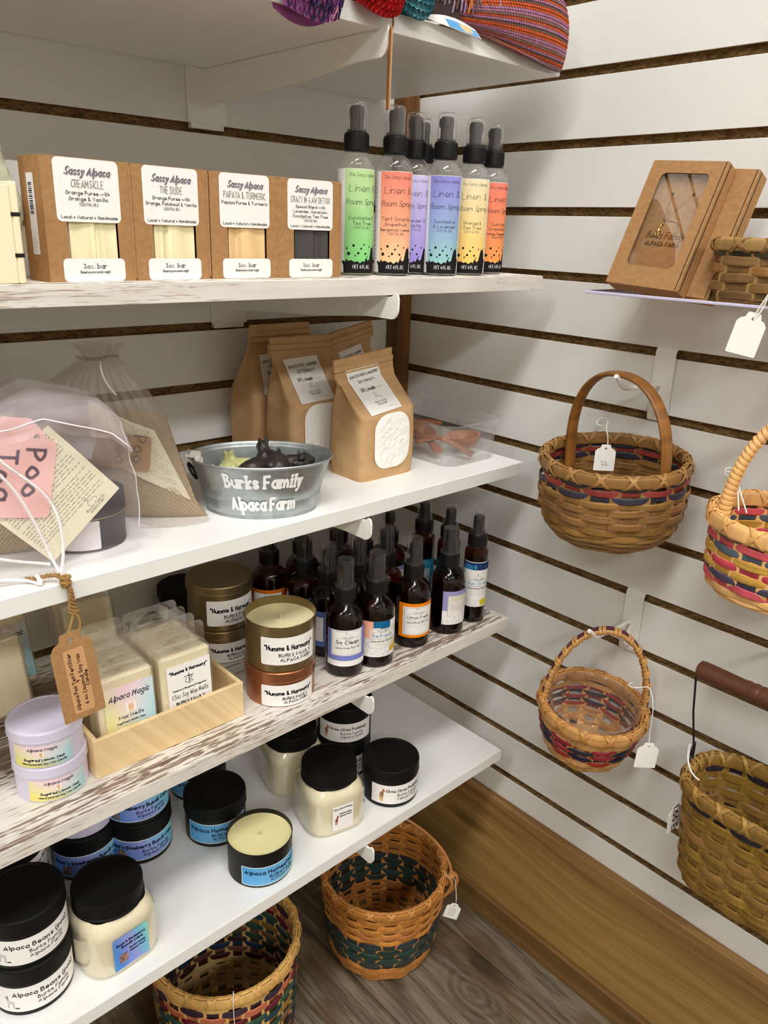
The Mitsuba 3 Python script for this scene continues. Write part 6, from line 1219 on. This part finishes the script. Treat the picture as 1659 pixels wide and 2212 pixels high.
price_tag(k, Mt((-.1410, -.5990, -.1590)) @ rot([0, 0, 1], -40) @ rot([0, 1, 0], 12) @ rot([1, 0, 0], 0), 1.22); string(k, [(-.1410, -.5990, -.1640), (-.1410, -.6010, -.1560), (-.1405, -.6060, -.1450), (-.1370, -.6130, -.1220), (-.1280, -.6180, -.1020)], .0008)
string(k, [(-.1410, -.5990, -.1640), (-.1395, -.6035, -.1560), (-.1400, -.6065, -.1450)], .0008)

# ---------------------------------------------------------------- knitted hats on the top shelf
def knit(m, fn, nr, nc, colf, r=.0021, kind='garter', seed=0):
    """rows of stitches laid over the sheet fn(u, v): u along the row, v across rows"""
    g = np.random.default_rng(seed); u = (np.arange(nc)+.5)/nc
    for i in range(nr):
        v = np.full(nc, (i+.5)/nr); p = fn(u, v); pu = fn(u+.5/nc, v) - fn(u-.5/nc, v); pv = fn(u, v+.5/nr) - fn(u, v-.5/nr); N = unit(np.cross(pu, pv)); c = colf(i, u, g)
        for j in range(nc):
            if kind == 'garter': parts = [(p[j] + N[j]*r*.3*(1 if i % 2 else .4), pu[j]*.62, pv[j]*.52)]
            else: parts = [(p[j]+s_*pu[j]*.24 + N[j]*r*.25, pu[j]*.30, pv[j]*.66 + s_*pu[j]*.34) for s_ in (-1, 1)]
            for q, a, b in parts:
                a2, b2 = a, b; n2 = N[j]*r; t = np.array([a2, -a2, b2, -b2, n2, -n2]) + q
                mid = lambda x, y: unit((x-q)+(y-q))*(.5*(np.linalg.norm(x-q)+np.linalg.norm(y-q))*.93) + q
                tt = [t[0], t[1], t[2], t[3], t[4], mid(t[0], t[2]), mid(t[2], t[1]), mid(t[1], t[3]), mid(t[3], t[0]), mid(t[0], t[4]), mid(t[1], t[4]), mid(t[2], t[4]), mid(t[3], t[4])]
                F = [(4, 9, 11), (9, 0, 5), (9, 5, 11), (11, 5, 2), (4, 11, 10), (11, 2, 6), (11, 6, 10), (10, 6, 1), (4, 10, 12), (10, 1, 7), (10, 7, 12), (12, 7, 3), (4, 12, 9), (12, 3, 8), (12, 8, 9), (9, 8, 0)]
                m.add(A(tt), F, c[j])
S1Z = SZ['S1']; YF = -SD['S1']
# striped beanie folded over the right end
k = thing('knit_beanie', 'mauve and orange striped knit beanie drooping over the top shelf end', 'hat')
ctl = np.array([[[-.262, -.225, .050], [-.205, -.250, .075], [-.150, -.270, .085], [-.100, -.280, .086], [-.062, -.278, .082]],
                [[-.262, -.262, .030], [-.212, -.284, .044], [-.155, -.298, .054], [-.098, -.304, .058], [-.056, -.301, .054]],
                [[-.258, -.290, .016], [-.208, -.304, .020], [-.152, -.312, .026], [-.096, -.314, .028], [-.055, -.309, .025]],
                [[-.236, -.298, .004], [-.196, -.307, .003], [-.150, -.313, .000], [-.096, -.316, -.003], [-.060, -.310, -.004]],
                [[-.214, -.300, .002], [-.180, -.306, -.001], [-.140, -.311, -.006], [-.096, -.313, -.013], [-.066, -.309, -.012]]]) + A([0, 0, S1Z])
from scipy.interpolate import RectBivariateSpline
def spl(ctl):
    a, b = ctl.shape[:2]; S = [RectBivariateSpline(np.linspace(0, 1, a), np.linspace(0, 1, b), ctl[..., i], kx=3, ky=3) for i in range(3)]
    return lambda u, v: np.stack([s.ev(np.broadcast_to(v, np.shape(u)), u) for s in S], -1)
ff = spl(ctl); m = MB(); m.surf(lambda U, V: ff(U, V) + A([.0015, .002, -.001]), 24, 24, lin(120, 82, 88)); bk = lambda U, V: np.stack([ff(U, V)[..., 0], np.minimum(ff(U, V)[..., 1] + .055*np.sin(PI*np.clip(U, .02, .98)), -.19), np.maximum(ff(U, V)[..., 2], S1Z+.002)], -1); m.surf(bk, 24, 24, lin(120, 82, 88))
STR = [(200, 104, 58), (176, 128, 156), (182, 134, 160), (140, 112, 104), (196, 100, 60), (172, 124, 152), (120, 100, 92)]
knit(m, ff, 40, 60, lambda i, u, g: np.array([jit(lin(*STR[(i*7//8) % 7]), .12) for _ in u]), .0024, 'garter', 3); emit(k, m, 'vc_matte')
k = thing('knit_headband', 'dark knit hat with orange and mauve fringe beside the striped beanie', 'hat'); m = MB()
cb = np.array([[[-.262, -.262, .045], [-.240, -.270, .046], [-.215, -.275, .044], [-.190, -.272, .043]], [[-.268, -.282, .026], [-.242, -.290, .027], [-.216, -.294, .025], [-.188, -.290, .024]], [[-.262, -.292, .010], [-.240, -.298, .010], [-.217, -.300, .009], [-.194, -.298, .009]], [[-.256, -.288, .002], [-.238, -.292, .002], [-.218, -.294, .002], [-.200, -.290, .002]]]) + A([-.004, -.002, S1Z+.002])
fb = spl(cb); m.surf(fb, 12, 12, lin(60, 46, 44)); knit(m, fb, 13, 26, lambda i, u, g: np.array([jit(lin(*[(84, 66, 62), (150, 104, 120), (64, 52, 50)][i % 3]), .15) for _ in u]), .0022, 'garter', 4)
g = np.random.default_rng(9)
for _ in range(46):
    x = g.uniform(-.262, -.168); a = A([x, -.284 - .010*g.random(), S1Z + .036 + .012*g.random()]); b = a + A([g.normal(0, .006), -.013, -.016 - .014*g.random()]); m.tube(bez([a, (a+b)/2 + A([0, -.004, .004]), b], 7), .0009, jit(lin(*[(206, 122, 66), (156, 128, 166), (110, 82, 84)][g.integers(3)]), .1), 4)
emit(k, m, 'vc_matte')
k = thing('sticker_card', 'white hang tag with a blue print under the striped beanie, over the shelf edge', 'tag'); m = MB()
fc = lambda U, V: np.stack([-.2745 + .070*U, -.296 - .008*U - .0105*V*0 - .010*V, S1Z + .0035 + .007*(1-V)*np.sin(PI*U)*.8 - .0030*V - .007*U*V], -1); m.surf(fc, 20, 6, lin(236, 234, 230), th=.0004); m.surf(lambda U, V: fc(.42+.56*U, .30+.68*V) + A([0, -.0004, .0004]), 16, 6, lambda U, V, P: np.where(((U-.62)**2/.05 + (V-.3)**2/.3 < 1)[..., None], lin(206, 184, 140), lin(96, 156, 206))); emit(k, m, 'vc_paper')
def cap(cx, y0, w, h, hang, cols, seed, label, kind='stockinette', nr=9, nc=13, name='knit_hat', r=.0035):
    k = thing(name, label, 'hat'); m = MB()
    def f(U, V):
        a = (U-.5)*PI*.98; x = cx + w/2*np.sin(a)*(1 - .30*np.clip(V-.45, 0, 1)**1.5*2); z = S1Z + h - (h+hang)*V - .004*np.cos(a*2)*V; y = y0 - .020*np.cos(a)*np.sin(PI*np.clip(V*.75+.12, 0, 1)) - .004; return np.stack([x, y, z], -1)
    m.surf(lambda U, V: f(U, V) + A([0, .003, 0]), 20, 16, lin(*cols[0])*.7); m.surf(lambda U, V: f(U, V)*A([1, 0, 1]) + A([0, y0+.012, 0]), 20, 16, lin(*cols[0])*.7)
    knit(m, f, nr, nc, lambda i, u, g: np.array([jit(lin(*cols[g.integers(len(cols))]), .10) for _ in u]), r, kind, seed); emit(k, m, 'vc_matte')
cap(-.4105, -.309, .074, .060, .0240, [(176, 96, 158), (228, 166, 196), (52, 42, 84), (132, 72, 140), (64, 50, 96)], 2, 'purple, pink and navy chunky knit hat tip hanging over the top shelf edge', nr=9, nc=9, r=.0045)
cap(-.3350, -.306, .066, .060, .0070, [(196, 40, 42), (180, 34, 38)], 3, 'bright red knit hat at the edge of the top shelf by the bracket nose', nr=13, nc=14, r=.003)
cap(-.2900, -.303, .050, .060, .0010, [(66, 132, 148), (54, 112, 130), (84, 146, 158)], 4, 'teal knit hat between the red hat and the striped beanie', 'garter', nr=12, nc=12, r=.0028)
cap(-.312, -.276, .040, .060, -.004, [(22, 22, 28), (34, 32, 40)], 5, 'black knit edge between the red hat and the teal hat', 'garter', nr=10, nc=10, r=.0028)
k = thing('hat_tag', 'kraft card tag seen nearly edge-on, hanging from the red hat in front of the bracket', 'tag')
emit(k + '__cord', MB().tube(bez([(-.3250, -.304, S1Z+.004), (-.3240, -.3135, S1Z-.004), (-.3235, -.3140, S1Z-.020)], 12), .0009, lin(92, 60, 36), 6), 'vc_matte')
m = MB(); m.box((-.0006, -.022, -.0640), (.0004, .014, 0), lin(176, 124, 76), bev=.0002).box((.0005, -.021, -.063), (.0012, .013, -.001), lin(214, 190, 160), bev=.0002); emit(k + '__card', m, 'vc_paper', Mt((-.3275, -.3160, S1Z-.0185)) @ rot([0, 0, 1], -39) @ rot([1, 0, 0], 6), smooth=False)
